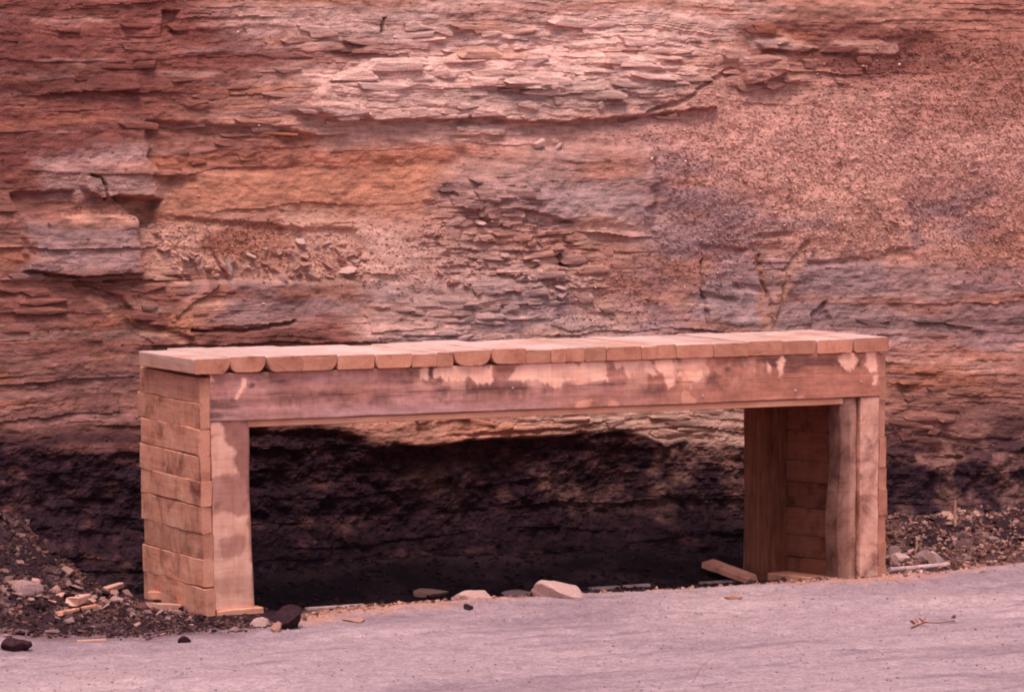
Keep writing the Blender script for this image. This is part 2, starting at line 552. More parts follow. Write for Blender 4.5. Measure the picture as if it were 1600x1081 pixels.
talus = np.maximum.reduce([
    mask([(960, 215), (1100, 140), (1260, 150), (1400, 130), (4000, 60), (4000, 330), (1560, 420), (1440, 400), (1230, 400), (1180, 330), (1060, 290)], 90),
    mask([(1040, 280), (1180, 300), (1200, 420), (1110, 470), (1010, 420)], 60) * 0.8,
    mask([(560, 350), (690, 360), (760, 420), (640, 470), (540, 430)], 60) * 0.8,
    mask([(235, 350), (330, 345), (450, 345), (560, 370), (560, 440), (420, 440), (240, 425)], 24),
    mask([(110, 330), (160, 318), (225, 318), (225, 340), (110, 345)], 10),
    mask([(860, 400), (1000, 400), (1060, 520), (880, 520)], 60) * 0.6,
    mask([(1280, 110), (1420, 60), (4000, 40), (4000, 250), (1300, 200)], 60) * 0.7])
flat = np.maximum.reduce([
    mask([(300, 255), (720, 245), (770, 290), (700, 330), (560, 350), (300, 320)], 50),
    mask([(830, 290), (1000, 285), (1000, 345), (850, 345)], 24),
    mask([(25, 345), (218, 340), (218, 425), (30, 425)], 14) * 0.7,
    mask([(1260, 415), (1380, 410), (1330, 500), (1230, 480)], 24) * 0.6])
strat = (1 - 0.9 * talus) * (1 - 0.62 * flat)

# bedding: layers with a slow warp and gentle dip, thick, thin and very thin
warp_t = CTT + 0.08 * fbm(CS * 0.55, CTT * 0.9, 3, 201) + 0.035 * fbm(CS * 1.9, CTT * 2.2, 3, 203) + 0.014 * fbm(CS * 5, CTT * 4, 3, 202) + 0.012 * CS
def layers(th, amp, xs, seed, joints=0.0):
    k = np.floor(warp_t / th + 0.5 * vnoise(CS * 0.3, CTT * 0, seed))
    f = warp_t / th + 0.5 * vnoise(CS * 0.3, CTT * 0, seed) - k
    jit = _hash(k, k * 0, seed + 5) * 40
    o = (vnoise(CS * xs + jit, k * 1.0 + 0.5, seed) - 0.5) * 2
    if joints:
        w = CS * joints + jit + 0.35 * fbm(CS * 3, CTT * 14, 2, seed + 2)
        o = o + 0.8 * (_hash(np.floor(w), k, seed + 9) - 0.5)
    lip = 0.5 * (1 - f)          # each bed's lower edge stands a little proud: a shadowed lip
    return amp * (o + lip)
out = 0.13 * fbm(CS * 0.5, CTT * 0.7, 3, 210) + 0.035 * fbm(CS * 2.2, CTT * 3.5, 3, 211)
out = out + 0.72 * strat * (layers(0.23, 0.034, 0.8, 220, 0.6) * (0.3 + 1.2 * sstep(-0.3, 0.3, fbm(CS * 0.7, CTT * 1.6, 3, 254))) + layers(0.075, 0.012, 1.6, 230, 1.6) * sstep(-0.25, 0.3, fbm(CS * 1.1, CTT * 3, 3, 256))
                     + layers(0.031, 0.006, 3.0, 240, 3.5) + layers(0.014, 0.003, 6.0, 250, 8.0)) * (0.35 + 1.3 * sstep(-0.4, 0.45, fbm(CS * 1.4, CTT * 4.5, 4, 255)))
rubbly = mask([(690, 300), (770, 285), (840, 330), (920, 400), (960, 470), (820, 470), (700, 430), (640, 380)], 60)
out = out + 0.7 * rubbly * (layers(0.05, 0.03, 7, 260, 7) + layers(0.028, 0.018, 14, 270, 12))
flaky = mask([(490, 40), (1100, 30), (1180, 100), (1000, 190), (700, 180), (500, 170)], 80)
out = out + 0.8 * flaky * (layers(0.035, 0.014, 7, 280, 7) + 0.02 * fbm(CS * 7, CTT * 16, 4, 281))
out = out + (0.010 - 0.003 * talus) * fbm(CS * 18, CTT * 30, 4, 285) + (0.014 - 0.004 * talus) * fbm(CS * 7, CTT * 12, 3, 286)

def feature(poly, d, feather=6):
    global out
    out = out + d * mask(poly, feather)

feature([(485, 155), (500, 130), (560, 105), (720, 80), (1000, 90), (1110, 170), (860, 192), (720, 180), (640, 186), (520, 186), (485, 174)], 0.085, 7)
feature([(487, 160), (540, 158), (560, 176), (515, 180), (487, 174)], 0.05, 4)
feature([(700, 195), (790, 192), (780, 208), (700, 208)], 0.03, 5)
feature([(128, 225), (170, 205), (226, 250), (228, 305), (150, 310), (128, 290)], 0.09, 5)
feature([(176, 308), (250, 312), (250, 350), (222, 352), (200, 330)], -0.11, 10)
feature([(222, 330), (330, 345), (560, 360), (560, 440), (300, 440), (222, 425)], -0.05, 12)
feature([(28, 345), (216, 338), (217, 424), (120, 430), (28, 425)], 0.085, 5)
feature([(225, 190), (440, 200), (492, 215), (495, 262), (430, 270), (230, 262)], -0.055, 12)
feature([(230, 270), (690, 235), (790, 235), (740, 300), (690, 330), (560, 350), (240, 340)], -0.03, 40)
feature([(800, 240), (1010, 235), (1010, 345), (830, 350), (760, 330), (700, 320), (740, 285)], 0.06, 26)
feature([(806, 330), (845, 338), (880, 348), (850, 356), (812, 350)], -0.05, 5)
feature([(1255, 408), (1365, 402), (1365, 412), (1258, 416)], -0.028, 8)
feature([(1390, 392), (1425, 388), (1425, 402), (1392, 402)], -0.028, 8)
feature([(1180, 370), (1235, 368), (1235, 376), (1182, 378)], -0.028, 8)
feature([(1145, 442), (1186, 446), (1186, 458), (1150, 452)], -0.028, 8)
feature([(1095, 455), (1150, 466), (1150, 474), (1100, 466)], -0.028, 8)
feature([(1085, 385), (1165, 390), (1160, 410), (1095, 412)], -0.028, 8)
feature([(862, 404), (912, 410), (912, 420), (866, 414)], -0.07, 4)
feature([(1262, 490), (1290, 470), (1300, 505), (1270, 510)], -0.05, 6)
feature([(1150, 50), (1290, 45), (1460, 60), (1480, 120), (1330, 130), (1180, 90)], -0.035, 40)
feature([(1180, 62), (1225, 60), (1270, 78), (1250, 84), (1190, 76)], 0.03, 8)
feature([(1295, 66), (1400, 70), (1400, 88), (1300, 86)], 0.025, 10)
feature([(1150, 88), (1225, 88), (1226, 112), (1160, 130), (1150, 110)], 0.08, 6)
feature([(255, 20), (275, 20), (268, 50), (252, 52)], -0.06, 6)
feature([(20, 300), (120, 300), (120, 322), (30, 330)], -0.06, 8)
feature([(580, 25), (586, 25), (586, 55), (580, 55)], -0.05, 4)
for pts, wd, dp in [([(136, 273), (150, 277), (156, 287), (158, 300), (163, 313)], 2.6, -0.05),
                    ([(1186, 400), (1192, 460), (1200, 515)], 4, -0.03), ([(1255, 380), (1225, 430), (1204, 515)], 6, -0.02),
                    ([(120, 440), (190, 470), (225, 510), (300, 535)], 9, -0.04), ([(330, 445), (290, 470), (270, 500)], 7, 0.03),
                    ([(968, 188), (1050, 160), (1140, 110)], 5, -0.03),
                    ([(1095, 405), (1100, 460), (1105, 510)], 4, -0.04), ([(460, 505), (380, 515), (300, 518)], 4, -0.05)]:
    out = out + dp * sstep(wd, wd * 0.3, line_dist(WPX, WPY, pts))

# the seam: undercut, blocky cleats
cleat = layers(0.16, 0.010, 3.0, 300, 3.5) + layers(0.05, 0.003, 6, 310, 9) + 0.06 * fbm(CS * 2.5, CTT * 3, 4, 320) + 0.034 * fbm(CS * 10, CTT * 14, 5, 321, 0.6)
cleat = cleat + 0.03 * np.abs(fbm(CS * 7, CTT * 4.5, 4, 322))
sides = np.maximum(sstep(1330, 1420, PX), 0.75 * sstep(620, 380, PX))
under = -0.10 * seam * sstep(1.1, 0.6, CTT) * (1 - 0.9 * sides)
under = under + 0.16 * seam * sstep(0.45, 0.0, CTT)
rightrib = sstep(985, 1030, PX) * sstep(4000, 1380, PX)
out = out * (1 - 0.45 * seam) + seam * cleat + under + 0.10 * seam * rightrib
VV = vb - out
cx_, cy_ = uv2w(CS, VV)

# ---- the rock's own colours
DK, MD, PK, PK2 = srgb(120, 62, 54), srgb(156, 92, 78), srgb(196, 140, 126), srgb(210, 156, 142)
OR, GR, GR2, TA = srgb(184, 112, 86), srgb(148, 106, 102), srgb(168, 124, 118), srgb(197, 133, 118)
cc = np.ones(CS.shape + (1,)) * srgb(170, 108, 92)
MPX = PX + 42 * fbm(CS * 1.6, CTT * 4.0, 5, 111, 0.6) + 12 * fbm(CS * 9, CTT * 22, 3, 112)
MPY = PY + 20 * fbm(CS * 1.2, CTT * 3.0, 5, 113, 0.6) + 6 * fbm(CS * 6, CTT * 24, 3, 114)
def paint(poly, colr, feather=40, amt=1.0, brk=0.0, seed=0):
    global cc
    P = np.array(poly, float)
    x0, y0 = P.min(0) - feather - 70
    x1, y1 = P.max(0) + feather + 70
    m = (MPX > x0) & (MPX < x1) & (MPY > y0) & (MPY < y1)
    w = np.zeros(PX.shape)
    if m.any():
        w[m] = sstep(-feather / 2, feather / 2, poly_dist(MPX[m], MPY[m], poly))
    w = w * amt * np.clip(1 + 0.45 * fbm(CS * 3.1, warp_t * 20, 4, 470 + seed), 0, 1)
    if brk:
        w = w * sstep(-brk, brk, fbm(CS * 2.5, CTT * 9, 4, 400 + seed) + 0.15)
    cc = blend(cc, colr, w)
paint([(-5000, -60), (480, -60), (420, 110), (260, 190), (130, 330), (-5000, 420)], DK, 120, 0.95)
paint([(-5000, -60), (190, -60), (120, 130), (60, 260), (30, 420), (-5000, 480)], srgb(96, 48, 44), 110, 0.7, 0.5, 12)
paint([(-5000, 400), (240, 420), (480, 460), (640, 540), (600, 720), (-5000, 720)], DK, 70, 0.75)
paint([(300, -60), (1200, -60), (1180, 90), (1000, 200), (700, 240), (480, 230), (420, 110)], PK, 110, 0.95)
paint([(470, 30), (600, 10), (1000, 20), (1100, 90), (960, 180), (700, 180), (500, 170)], PK2, 60, 0.6)
paint([(440, 60), (560, 55), (640, 75), (500, 100), (300, 105), (250, 85)], DK, 30, 0.8)
paint([(660, 10), (850, 5), (960, 20), (740, 34)], MD, 16, 0.6)
paint([(220, 185), (440, 198), (500, 215), (500, 265), (430, 275), (220, 270)], srgb(134, 74, 62), 22, 0.85)
paint([(250, 275), (480, 250), (700, 235), (800, 240), (740, 300), (690, 335), (560, 355), (250, 335)], OR, 80, 0.8)
paint([(480, 235), (640, 225), (800, 232), (730, 262), (520, 262)], srgb(176, 98, 74), 22, 0.7)
paint([(130, 225), (230, 225), (230, 305), (60, 305), (40, 250)], srgb(160, 114, 106), 24, 0.75)
paint([(30, 345), (218, 340), (218, 425), (40, 428)], GR, 20, 0.85)
paint([(100, 325), (230, 318), (232, 345), (100, 348)], srgb(188, 124, 104), 10, 0.9)
paint([(225, 350), (480, 330), (640, 370), (640, 440), (240, 440)], srgb(200, 140, 120), 30, 0.8)
paint([(300, 370), (350, 345), (440, 335), (470, 370), (440, 415), (340, 400)], srgb(146, 82, 66), 24, 0.85)
paint([(290, 440), (560, 440), (600, 480), (540, 505), (300, 500)], GR, 30, 0.75, 0.3, 1)
paint([(250, 510), (330, 450), (360, 440), (345, 480), (270, 520)], OR, 16, 0.7)
paint([(570, 350), (720, 350), (920, 420), (1040, 540), (560, 560), (560, 420)], srgb(190, 136, 122), 70, 0.8)
paint([(580, 440), (850, 430), (1000, 500), (900, 540), (600, 540)], srgb(160, 120, 116), 60, 0.7, 0.3, 2)
paint([(690, 250), (760, 235), (1010, 235), (1010, 360), (840, 360), (700, 330)], srgb(168, 122, 114), 60, 0.7)
paint([(830, 285), (1000, 280), (1000, 345), (850, 345)], GR2, 22, 0.9)
paint([(690, 290), (770, 285), (760, 350), (690, 335)], srgb(96, 62, 62), 20, 0.8, 0.4, 3)
paint([(900, 340), (1060, 330), (1060, 380), (900, 380)], srgb(196, 142, 124), 20, 0.7)
paint([(1000, 180), (1160, 240), (1200, 400), (1110, 520), (1000, 540), (980, 340)], srgb(150, 108, 108), 70, 0.8, 0.5, 4)
paint([(960, 215), (1100, 130), (1260, 140), (4000, 60), (4000, 320), (1440, 400), (1230, 400), (1180, 320), (1060, 250)], TA, 80, 0.9)
paint([(1180, 270), (1400, 280), (1420, 400), (1260, 395)], srgb(202, 138, 118), 60, 0.7)
paint([(1420, 310), (1560, 300), (1580, 370), (1440, 380)], srgb(124, 84, 86), 26, 0.75, 0.3, 5)
paint([(1530, 330), (4000, 380), (4000, 460), (1500, 440)], srgb(172, 102, 80), 50, 0.5)
paint([(1180, 340), (1290, 335), (1290, 360), (1180, 365)], GR, 20, 0.6)
paint([(1180, 400), (1600, 410), (1600, 560), (1100, 560), (1090, 430)], srgb(146, 104, 100), 40, 0.8)
paint([(1255, 412), (1400, 405), (1390, 500), (1230, 510)], GR, 20, 0.85)
paint([(1110, 430), (1190, 430), (1195, 515), (1105, 515)], srgb(154, 114, 112), 14, 0.8)
paint([(1500, 420), (4000, 400), (4000, 560), (1480, 540)], srgb(138, 92, 88), 40, 0.7)
paint([(1150, 40), (1290, 35), (1470, 55), (1500, 120), (1330, 135), (1180, 95)], DK, 40, 0.85)
paint([(1170, 58), (1225, 58), (1275, 80), (1190, 78)], PK, 8, 0.9)
paint([(1292, 64), (1402, 68), (1402, 90), (1298, 88)], srgb(186, 122, 106), 8, 0.9)
paint([(1480, -60), (5000, -60), (5000, 240), (1400, 200), (1440, 110)], srgb(150, 86, 72), 70, 0.6)
paint([(-5000, 560), (700, 560), (5000, 540), (5000, 720), (1010, 700), (560, 690), (-5000, 720)], srgb(150, 98, 86), 40, 0.5)
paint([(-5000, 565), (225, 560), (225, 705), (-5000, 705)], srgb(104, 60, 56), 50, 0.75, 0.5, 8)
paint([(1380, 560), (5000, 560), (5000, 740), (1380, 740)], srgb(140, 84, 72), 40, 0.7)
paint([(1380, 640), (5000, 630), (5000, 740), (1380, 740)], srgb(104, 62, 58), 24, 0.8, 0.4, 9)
paint([(460, 655), (700, 640), (1000, 640), (1180, 640), (1180, 705), (860, 690), (560, 690)], srgb(196, 142, 126), 16, 0.9)
paint([(500, 665), (760, 650), (860, 672), (700, 696), (560, 690)], srgb(186, 114, 92), 16, 0.7)
for pts, wd, colr in [([(1186, 400), (1192, 460), (1200, 515)], 9, srgb(160, 100, 80)), ([(1262, 375), (1228, 430), (1204, 515)], 14, srgb(172, 114, 96)),
                      ([(150, 470), (225, 510), (330, 545)], 9, srgb(176, 112, 92))]:
    cc = blend(cc, colr, sstep(wd, wd * 0.3, line_dist(0.5 * (MPX + PX), 0.5 * (MPY + PY), pts)) * 0.7)
# bedding-wise mottling and grey laminae
band = fbm(CS * 0.5, warp_t * 16, 4, 420)
cc = cc * (1 + (0.38 * band + 0.28 * fbm(CS * 0.35, warp_t * 5.5, 4, 426)) * strat)[..., None]
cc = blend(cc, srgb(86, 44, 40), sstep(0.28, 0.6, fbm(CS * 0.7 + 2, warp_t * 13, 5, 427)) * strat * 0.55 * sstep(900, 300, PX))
cc = blend(cc, srgb(196, 140, 124), sstep(0.3, 0.6, fbm(CS * 1.1 + 7, warp_t * 17, 5, 428)) * strat * 0.4)
lam = sstep(0.25, 0.6, fbm(CS * 0.9, warp_t * 24, 4, 421)) * strat
cc = blend(cc, srgb(142, 100, 95), lam * 0.5)
rust = sstep(0.2, 0.6, fbm(CS * 1.3 + 4, warp_t * 10, 4, 423)) * strat
cc = blend(cc, srgb(166, 90, 62), rust * 0.45)
cc = cc * (1 + 0.20 * fbm(CS * 26, CTT * 34, 3, 425))[..., None]
# coal
coal = np.ones(CS.shape + (1,)) * srgb(48, 26, 32)
coal = blend(coal, srgb(104, 60, 56), sstep(0.12, 0.55, fbm(CS * 6, CTT * 13, 6, 430, 0.62)) * 0.6)
coal = coal * (1 + 0.5 * fbm(CS * 28, CTT * 40, 3, 431))[..., None]
brown = np.maximum(rightrib * sstep(840, 740, PY) * 0.8, sstep(1370, 1400, PX) * sstep(850, 690, PY) * 1.2)
brown = np.maximum(brown, 0.5 * mask([(640, 740), (1000, 700), (1000, 800), (700, 810)], 60))
coal = blend(coal, srgb(150, 98, 86), brown * sstep(-0.1, 0.4, fbm(CS * 6, CTT * 8, 5, 433)) * 0.7)
coal = blend(coal, srgb(112, 60, 52), sstep(0.2, 0.5, fbm(CS * 0.8, CTT * 22, 4, 435)) * 0.45 * sstep(30, 0, PY - seam_y))
coal = blend(coal, srgb(70, 48, 50), sstep(0.16, 0.02, CTT) * 0.6)
seam_c = sstep(-4 - 85 * sides, 4 + 30 * sides, seam_d + 34 * sides * fbm(CS * 1.6, warp_t * 17, 5, 436, 0.6))
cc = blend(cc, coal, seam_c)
cc = cc * np.array([0.98, 1.06, 1.10])
cc = np.clip(cc, 0.004, 0.8)

ci = np.arange(CS.size).reshape(CS.shape)
cq = np.stack([ci[:-1, :-1], ci[1:, :-1], ci[1:, 1:], ci[:-1, 1:]], -1)
cm = (seam[:-1, :-1] + seam[1:, :-1] + seam[1:, 1:] + seam[:-1, 1:]) / 4 > 0.5
C_all = np.stack([cx_, cy_, CTT], -1).reshape(-1, 3)
def cliff_mesh(name, mk, mat):
    q = cq[mk]
    used, inv = np.unique(q, return_inverse=True)
    me = np_mesh(name, C_all[used], inv.reshape(q.shape), cc.reshape(-1, 3)[used], smooth=False)
    return tag(link(name, me, mat), kind='structure')
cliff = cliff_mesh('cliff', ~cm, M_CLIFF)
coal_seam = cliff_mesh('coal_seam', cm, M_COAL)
# the hillside behind the cliff's top
hs = axis([(-60, 60, 60)])
ht = axis([(0, 40, 30)])
HS, HT = np.meshgrid(hs, ht, indexing='ij')
hv = float(v_base(np.array([9.0]))[0]) - 0.4 + HT
hx, hy = uv2w(HS, hv)
hz = 8.75 + 0.35 * HT + 0.4 * fbm(HS * 0.2, HT * 0.2, 3, 440) * np.clip(HT / 3, 0, 1)
hi = np.arange(HS.size).reshape(HS.shape)
hq = np.stack([hi[:-1, :-1], hi[1:, :-1], hi[1:, 1:], hi[:-1, 1:]], -1).reshape(-1, 4)
hill = np_mesh('hillside', np.stack([hx, hy, hz], -1).reshape(-1, 3), hq, np.ones((HS.size, 3)) * srgb(150, 98, 82), smooth=True)
tag(link('hillside', hill, M_CLIFF), kind='structure')

# looking things up on the cliff
cpx, cpy = proj(cx_, cy_, CTT)
gy0, gx0 = np.gradient(VV, axis=1), np.gradient(VV, axis=0)
def cliff_at(px, py):
    d = (cpx - px) ** 2 + (cpy - py) ** 2
    k = int(np.argmin(d))
    i, j = np.unravel_index(k, CS.shape)
    return i, j
def cliff_point(i, j, lift=0.0):
    x, y = uv2w(CS[i, j], VV[i, j] - lift)
    return Vector((x, y, CTT[i, j]))

# ------------------------------------------------------------------ stones and slabs
def hull_mesh(name, pts, col=None, attr='col'):
    bm = bmesh.new()
    for p in pts:
        bm.verts.new(p)
    r = bmesh.ops.convex_hull(bm, input=bm.verts)
    bmesh.ops.delete(bm, geom=[g for g in bm.verts if not g.link_faces], context='VERTS')
    bmesh.ops.triangulate(bm, faces=bm.faces)
    me = bpy.data.meshes.new(name)
    bm.to_mesh(me)
    bm.free()
    if col is not None:
        a = me.attributes.new(attr, 'FLOAT_COLOR', 'POINT')
        for d in a.data:
            d.color = (*col, 1)
    return me

def stone_pts(n, seed, flat_=1.0, box=0.35):
    r = np.random.default_rng(seed)
    p = r.normal(size=(n, 3))
    p /= np.linalg.norm(p, axis=1)[:, None]
    p = np.sign(p) * np.abs(p) ** (1 - box)
    p *= r.uniform(0.8, 1.05, (n, 1))
    p[:, 2] *= flat_
    return p

STONES = [hull_mesh('stone_shape', stone_pts(16, 500 + k, 0.75)) for k in range(8)]
CHIPS = [hull_mesh('chip_shape', stone_pts(12, 600 + k, 0.4, 0.5)) for k in range(8)]

def put(name, me, loc, scale, rot, mat, label, cat, group=None):
    me2 = me
    if not me.materials:
        me.materials.append(mat)
    elif me.materials[0] is not mat:
        me2 = MATVAR.get((me.name, mat.name))
        if me2 is None:
            me2 = me.copy()
            me2.materials.clear()
            me2.materials.append(mat)
            MATVAR[(me.name, mat.name)] = me2
    o = bpy.data.objects.new(name, me2)
    COL.objects.link(o)
    o.location, o.scale, o.rotation_euler = loc, scale, rot
    tag(o, label, cat, group)
    return o
MATVAR = {}

def scatter(name, templates, pos, size, colr, mat, squash=(1, 1, 1), seed=1, kind='stuff'):
    """many small chips joined into one mesh"""
    r = np.random.default_rng(seed)
    n = len(pos)
    which = r.integers(0, len(templates), n)
    Vs, Fs, Cs, off = [], [], [], 0
    for k, me in enumerate(templates):
        sel = np.nonzero(which == k)[0]
        if not len(sel):
            continue
        v = np.empty(len(me.vertices) * 3, np.float32)
        me.vertices.foreach_get('co', v)
        v = v.reshape(-1, 3)
        f = np.array([p.vertices[:] for p in me.polygons], np.int32)
        a = r.uniform(0, 6.283, len(sel))
        b = r.normal(0, 0.5, len(sel))
        ca, sa, cb, sb = np.cos(a), np.sin(a), np.cos(b), np.sin(b)
        s = size[sel][:, None] * (np.array(squash)[None] * r.uniform(0.7, 1.4, (len(sel), 3)))
        w = v[None] * s[:, None, :]
        x = w[..., 0] * cb[:, None] + w[..., 2] * sb[:, None]
        z = -w[..., 0] * sb[:, None] + w[..., 2] * cb[:, None]
        y = w[..., 1]
        w = np.stack([x * ca[:, None] - y * sa[:, None], x * sa[:, None] + y * ca[:, None], z], -1) + pos[sel][:, None, :]
        Vs.append(w.reshape(-1, 3))
        Fs.append((f[None] + (np.arange(len(sel)) * len(v))[:, None, None] + off).reshape(-1, 3))
        Cs.append(np.repeat(colr[sel], len(v), 0))
        off += len(sel) * len(v)
    me = np_mesh(name, np.concatenate(Vs), np.concatenate(Fs), np.concatenate(Cs))
    o = link(name, me, mat)
    return tag(o, kind=kind)

# slabs of shale standing proud of the face: parts of the cliff
def slab(px, py, wpx, hpx, proud=0.03, seed=0, bright=1.0, rot=0.0):
    i, j = cliff_at(px, py)
    w, h = wpx / 228.0, hpx / 250.0
    r = np.random.default_rng(seed)
    n = 9
    a = np.sort(r.uniform(0, 6.283, n))
    rad = r.uniform(0.75, 1.05, n)
    px_ = np.sign(np.cos(a)) * np.abs(np.cos(a)) ** 0.7 * rad * w / 2
    pz_ = np.sign(np.sin(a)) * np.abs(np.sin(a)) ** 0.7 * rad * h / 2
    pts = []
    for x, z in zip(px_, pz_):
        pts.append((x, -proud * r.uniform(0.7, 1.1), z))
        pts.append((x * 1.1, 0.05, z * 1.25 + 0.02))
    pts.append((0, -proud * 1.15, 0))
    base = cc[i, j] * bright * r.uniform(0.85, 1.15)
    me = hull_mesh('shale_slab', pts, base)
    me.materials.append(M_CLIFF)
    o = bpy.data.objects.new('shale_slab', me)
    COL.objects.link(o)
    o.parent = cliff
    o.location = cliff_point(i, j)
    o.rotation_euler = (r.normal(0, 0.06), rot + r.normal(0, 0.05), TH + r.normal(0, 0.12))
    return o

k = 0
zones = [  # centre x, y, spread x, y, count, width, height
    (800, 110, 300, 75, 70, (12, 110), (3, 17)),
    (560, 180, 200, 14, 16, (30, 80), (6, 12)),
    (760, 330, 75, 50, 30, (10, 60), (6, 20)),
    (820, 430, 140, 60, 36, (12, 70), (5, 18)),
    (330, 130, 230, 90, 30, (26, 90), (5, 14)),
    (330, 230, 130, 35, 12, (30, 80), (6, 16)),
    (150, 480, 140, 60, 16, (30, 90), (6, 14)),
    (1430, 560, 140, 60, 22, (24, 80), (5, 12)),
    (1480, 650, 90, 40, 14, (24, 70), (6, 14)),
    (1250, 90, 110, 50, 16, (20, 70), (6, 18)),
    (700, 500, 140, 30, 12, (24, 70), (6, 12)),
    (850, 660, 280, 18, 26, (24, 80), (6, 14)),
]
for zx, zy, sx, sy, n, (w0, w1), (h0, h1) in zones:
    for q in range(n):
        r = np.random.default_rng(9000 + k)
        x, y = zx + sx * r.uniform(-1, 1), zy + sy * r.uniform(-1, 1)
        if k < 290:
            slab(x, y, r.uniform(w0, w1), r.uniform(h0, h1), r.uniform(0.008, 0.026), 9500 + k)
        k += 1

# loose chips lying over the talus on the right and in the pockets: too many to count
def cliff_chips(name, count, s0, s1, dens, seed, colr_fn, lift=0.002, squash=(1, 1, 0.6)):
    r = np.random.default_rng(seed)
    pr = dens.ravel().copy()
    pr[(PX.ravel() < -60) | (PX.ravel() > 1660) | (PY.ravel() < -40)] = 0
    # equal-area inside the dense grid only
    pr[(CS.ravel() < -1.0) | (CS.ravel() > 7.7) | (CTT.ravel() < -0.05) | (CTT.ravel() > 4.05)] = 0
    pr /= pr.sum()
    idx = r.choice(len(pr), count, p=pr)
    i, j = np.unravel_index(idx, CS.shape)
    u = CS[i, j] + r.uniform(-.004, .004, count)
    x, y = uv2w(u, VV[i, j] - lift)
    pos = np.stack([x, y, CTT[i, j] + r.uniform(-.004, .004, count)], -1)
    size = s0 + (s1 - s0) * r.random(count) ** 3
    return scatter(name, CHIPS[:5], pos, size, colr_fn(cc[i, j], r, count), M_CHIP, squash, seed)

def chip_cols(base, r, n):
    g = r.uniform(0.85, 1.25, (n, 1))
    c = np.clip(base * g, 0.01, 0.7)
    pale = r.random(n) < 0.06
    c[pale] = np.clip(srgb(204, 152, 138) * r.uniform(0.8, 1.15, (pale.sum(), 1)), 0, 0.75)
    return c
talus_w = np.clip(talus, 0, 1) ** 1.5 * (1 - seam)
cliff_chips('talus_chips', 30000, 0.003, 0.013, talus_w + 0.02 * (1 - seam), 71, chip_cols)

USED = set()
MATWORD = {'pale_stone': 'pale', 'buff_stone': 'tan', 'shale_chip': 'pinkish shale', 'grey_stone': 'grey', 'black_coal_lump': 'black coal'}
def in_poly(x, y, poly):
    return poly_dist(np.array([x], float), np.array([y], float), poly)[0] > 0
def spot(x, y, x0, x1, y0, y1, where):
    """words for the part of a heap a stone lies in"""
    row = ['upper', 'middle', 'lower'][min(2, max(0, int((y - y0) / (y1 - y0) * 3)))]
    side = ['far left', 'left', 'centre', 'right', 'far right'][min(4, max(0, int((x - x0) / (x1 - x0) * 5)))]
    return '%s %s of %s' % (row, side, where)
def cliff_stones(poly, n, s, where, group, mats, seed):
    r = np.random.default_rng(seed)
    P = np.array(poly)
    made = 0
    while made < n:
        x, y = r.uniform(P[:, 0].min(), P[:, 0].max()), r.uniform(P[:, 1].min(), P[:, 1].max())
        if not in_poly(x, y, poly):
            continue
        i, j = cliff_at(x, y)
        t = r.random() ** 1.6
        sc = (s[0] + (s[1] - s[0]) * t) * 0.5
        mat = mats[int(r.integers(len(mats)))]
        e = r.uniform(0.9, 1.9)
        lab = '%s %s %s at %s' % ('small' if t < 0.33 else 'middling' if t < 0.66 else 'large', MATWORD[mat.name],
                                  'sliver' if e > 1.5 else 'chip', spot(x, y, P[:, 0].min(), P[:, 0].max(), P[:, 1].min(), P[:, 1].max(), where))
        if lab in USED:
            continue
        USED.add(lab)
        put('stone', random.choice(CHIPS), cliff_point(i, j, sc * 0.25), (sc * e, sc * 0.8, sc * r.uniform(0.8, 1.2)),
            (r.normal(0, .4), r.normal(0, .5), r.uniform(0, 6.28)), mat, lab, 'stone', group)
        made += 1
pocket = [(228, 352), (270, 372), (300, 395), (350, 402), (440, 385), (470, 362), (540, 380), (600, 410), (560, 432), (430, 438), (330, 434), (250, 428)]
cliff_stones(pocket, 90, (0.035, 0.10), 'the rubble pocket', 'loose chips in the rubble pocket', [M_SHALE, M_SHALE, M_PALE, M_BUFF], 81)
cliff_stones([(690, 345), (760, 335), (900, 400), (880, 470), (740, 470), (640, 400)], 30, (0.04, 0.11), 'the broken rock above the deck', 'shale fragments on the broken rock', [M_SHALE, M_GREYST, M_PALE], 82)
cliff_stones([(1060, 230), (1500, 180), (1560, 300), (1400, 380), (1200, 380)], 34, (0.025, 0.06), 'the gravelly slope', 'pale stones on the gravelly slope', [M_SHALE, M_PALE], 83)

# ------------------------------------------------------------------ the timber portal
portal = empty('timber_portal', (X0, 0, 0), TH)
tag(portal, 'low rough-sawn timber portal with plank deck, standing before the coal seam', 'mine portal')

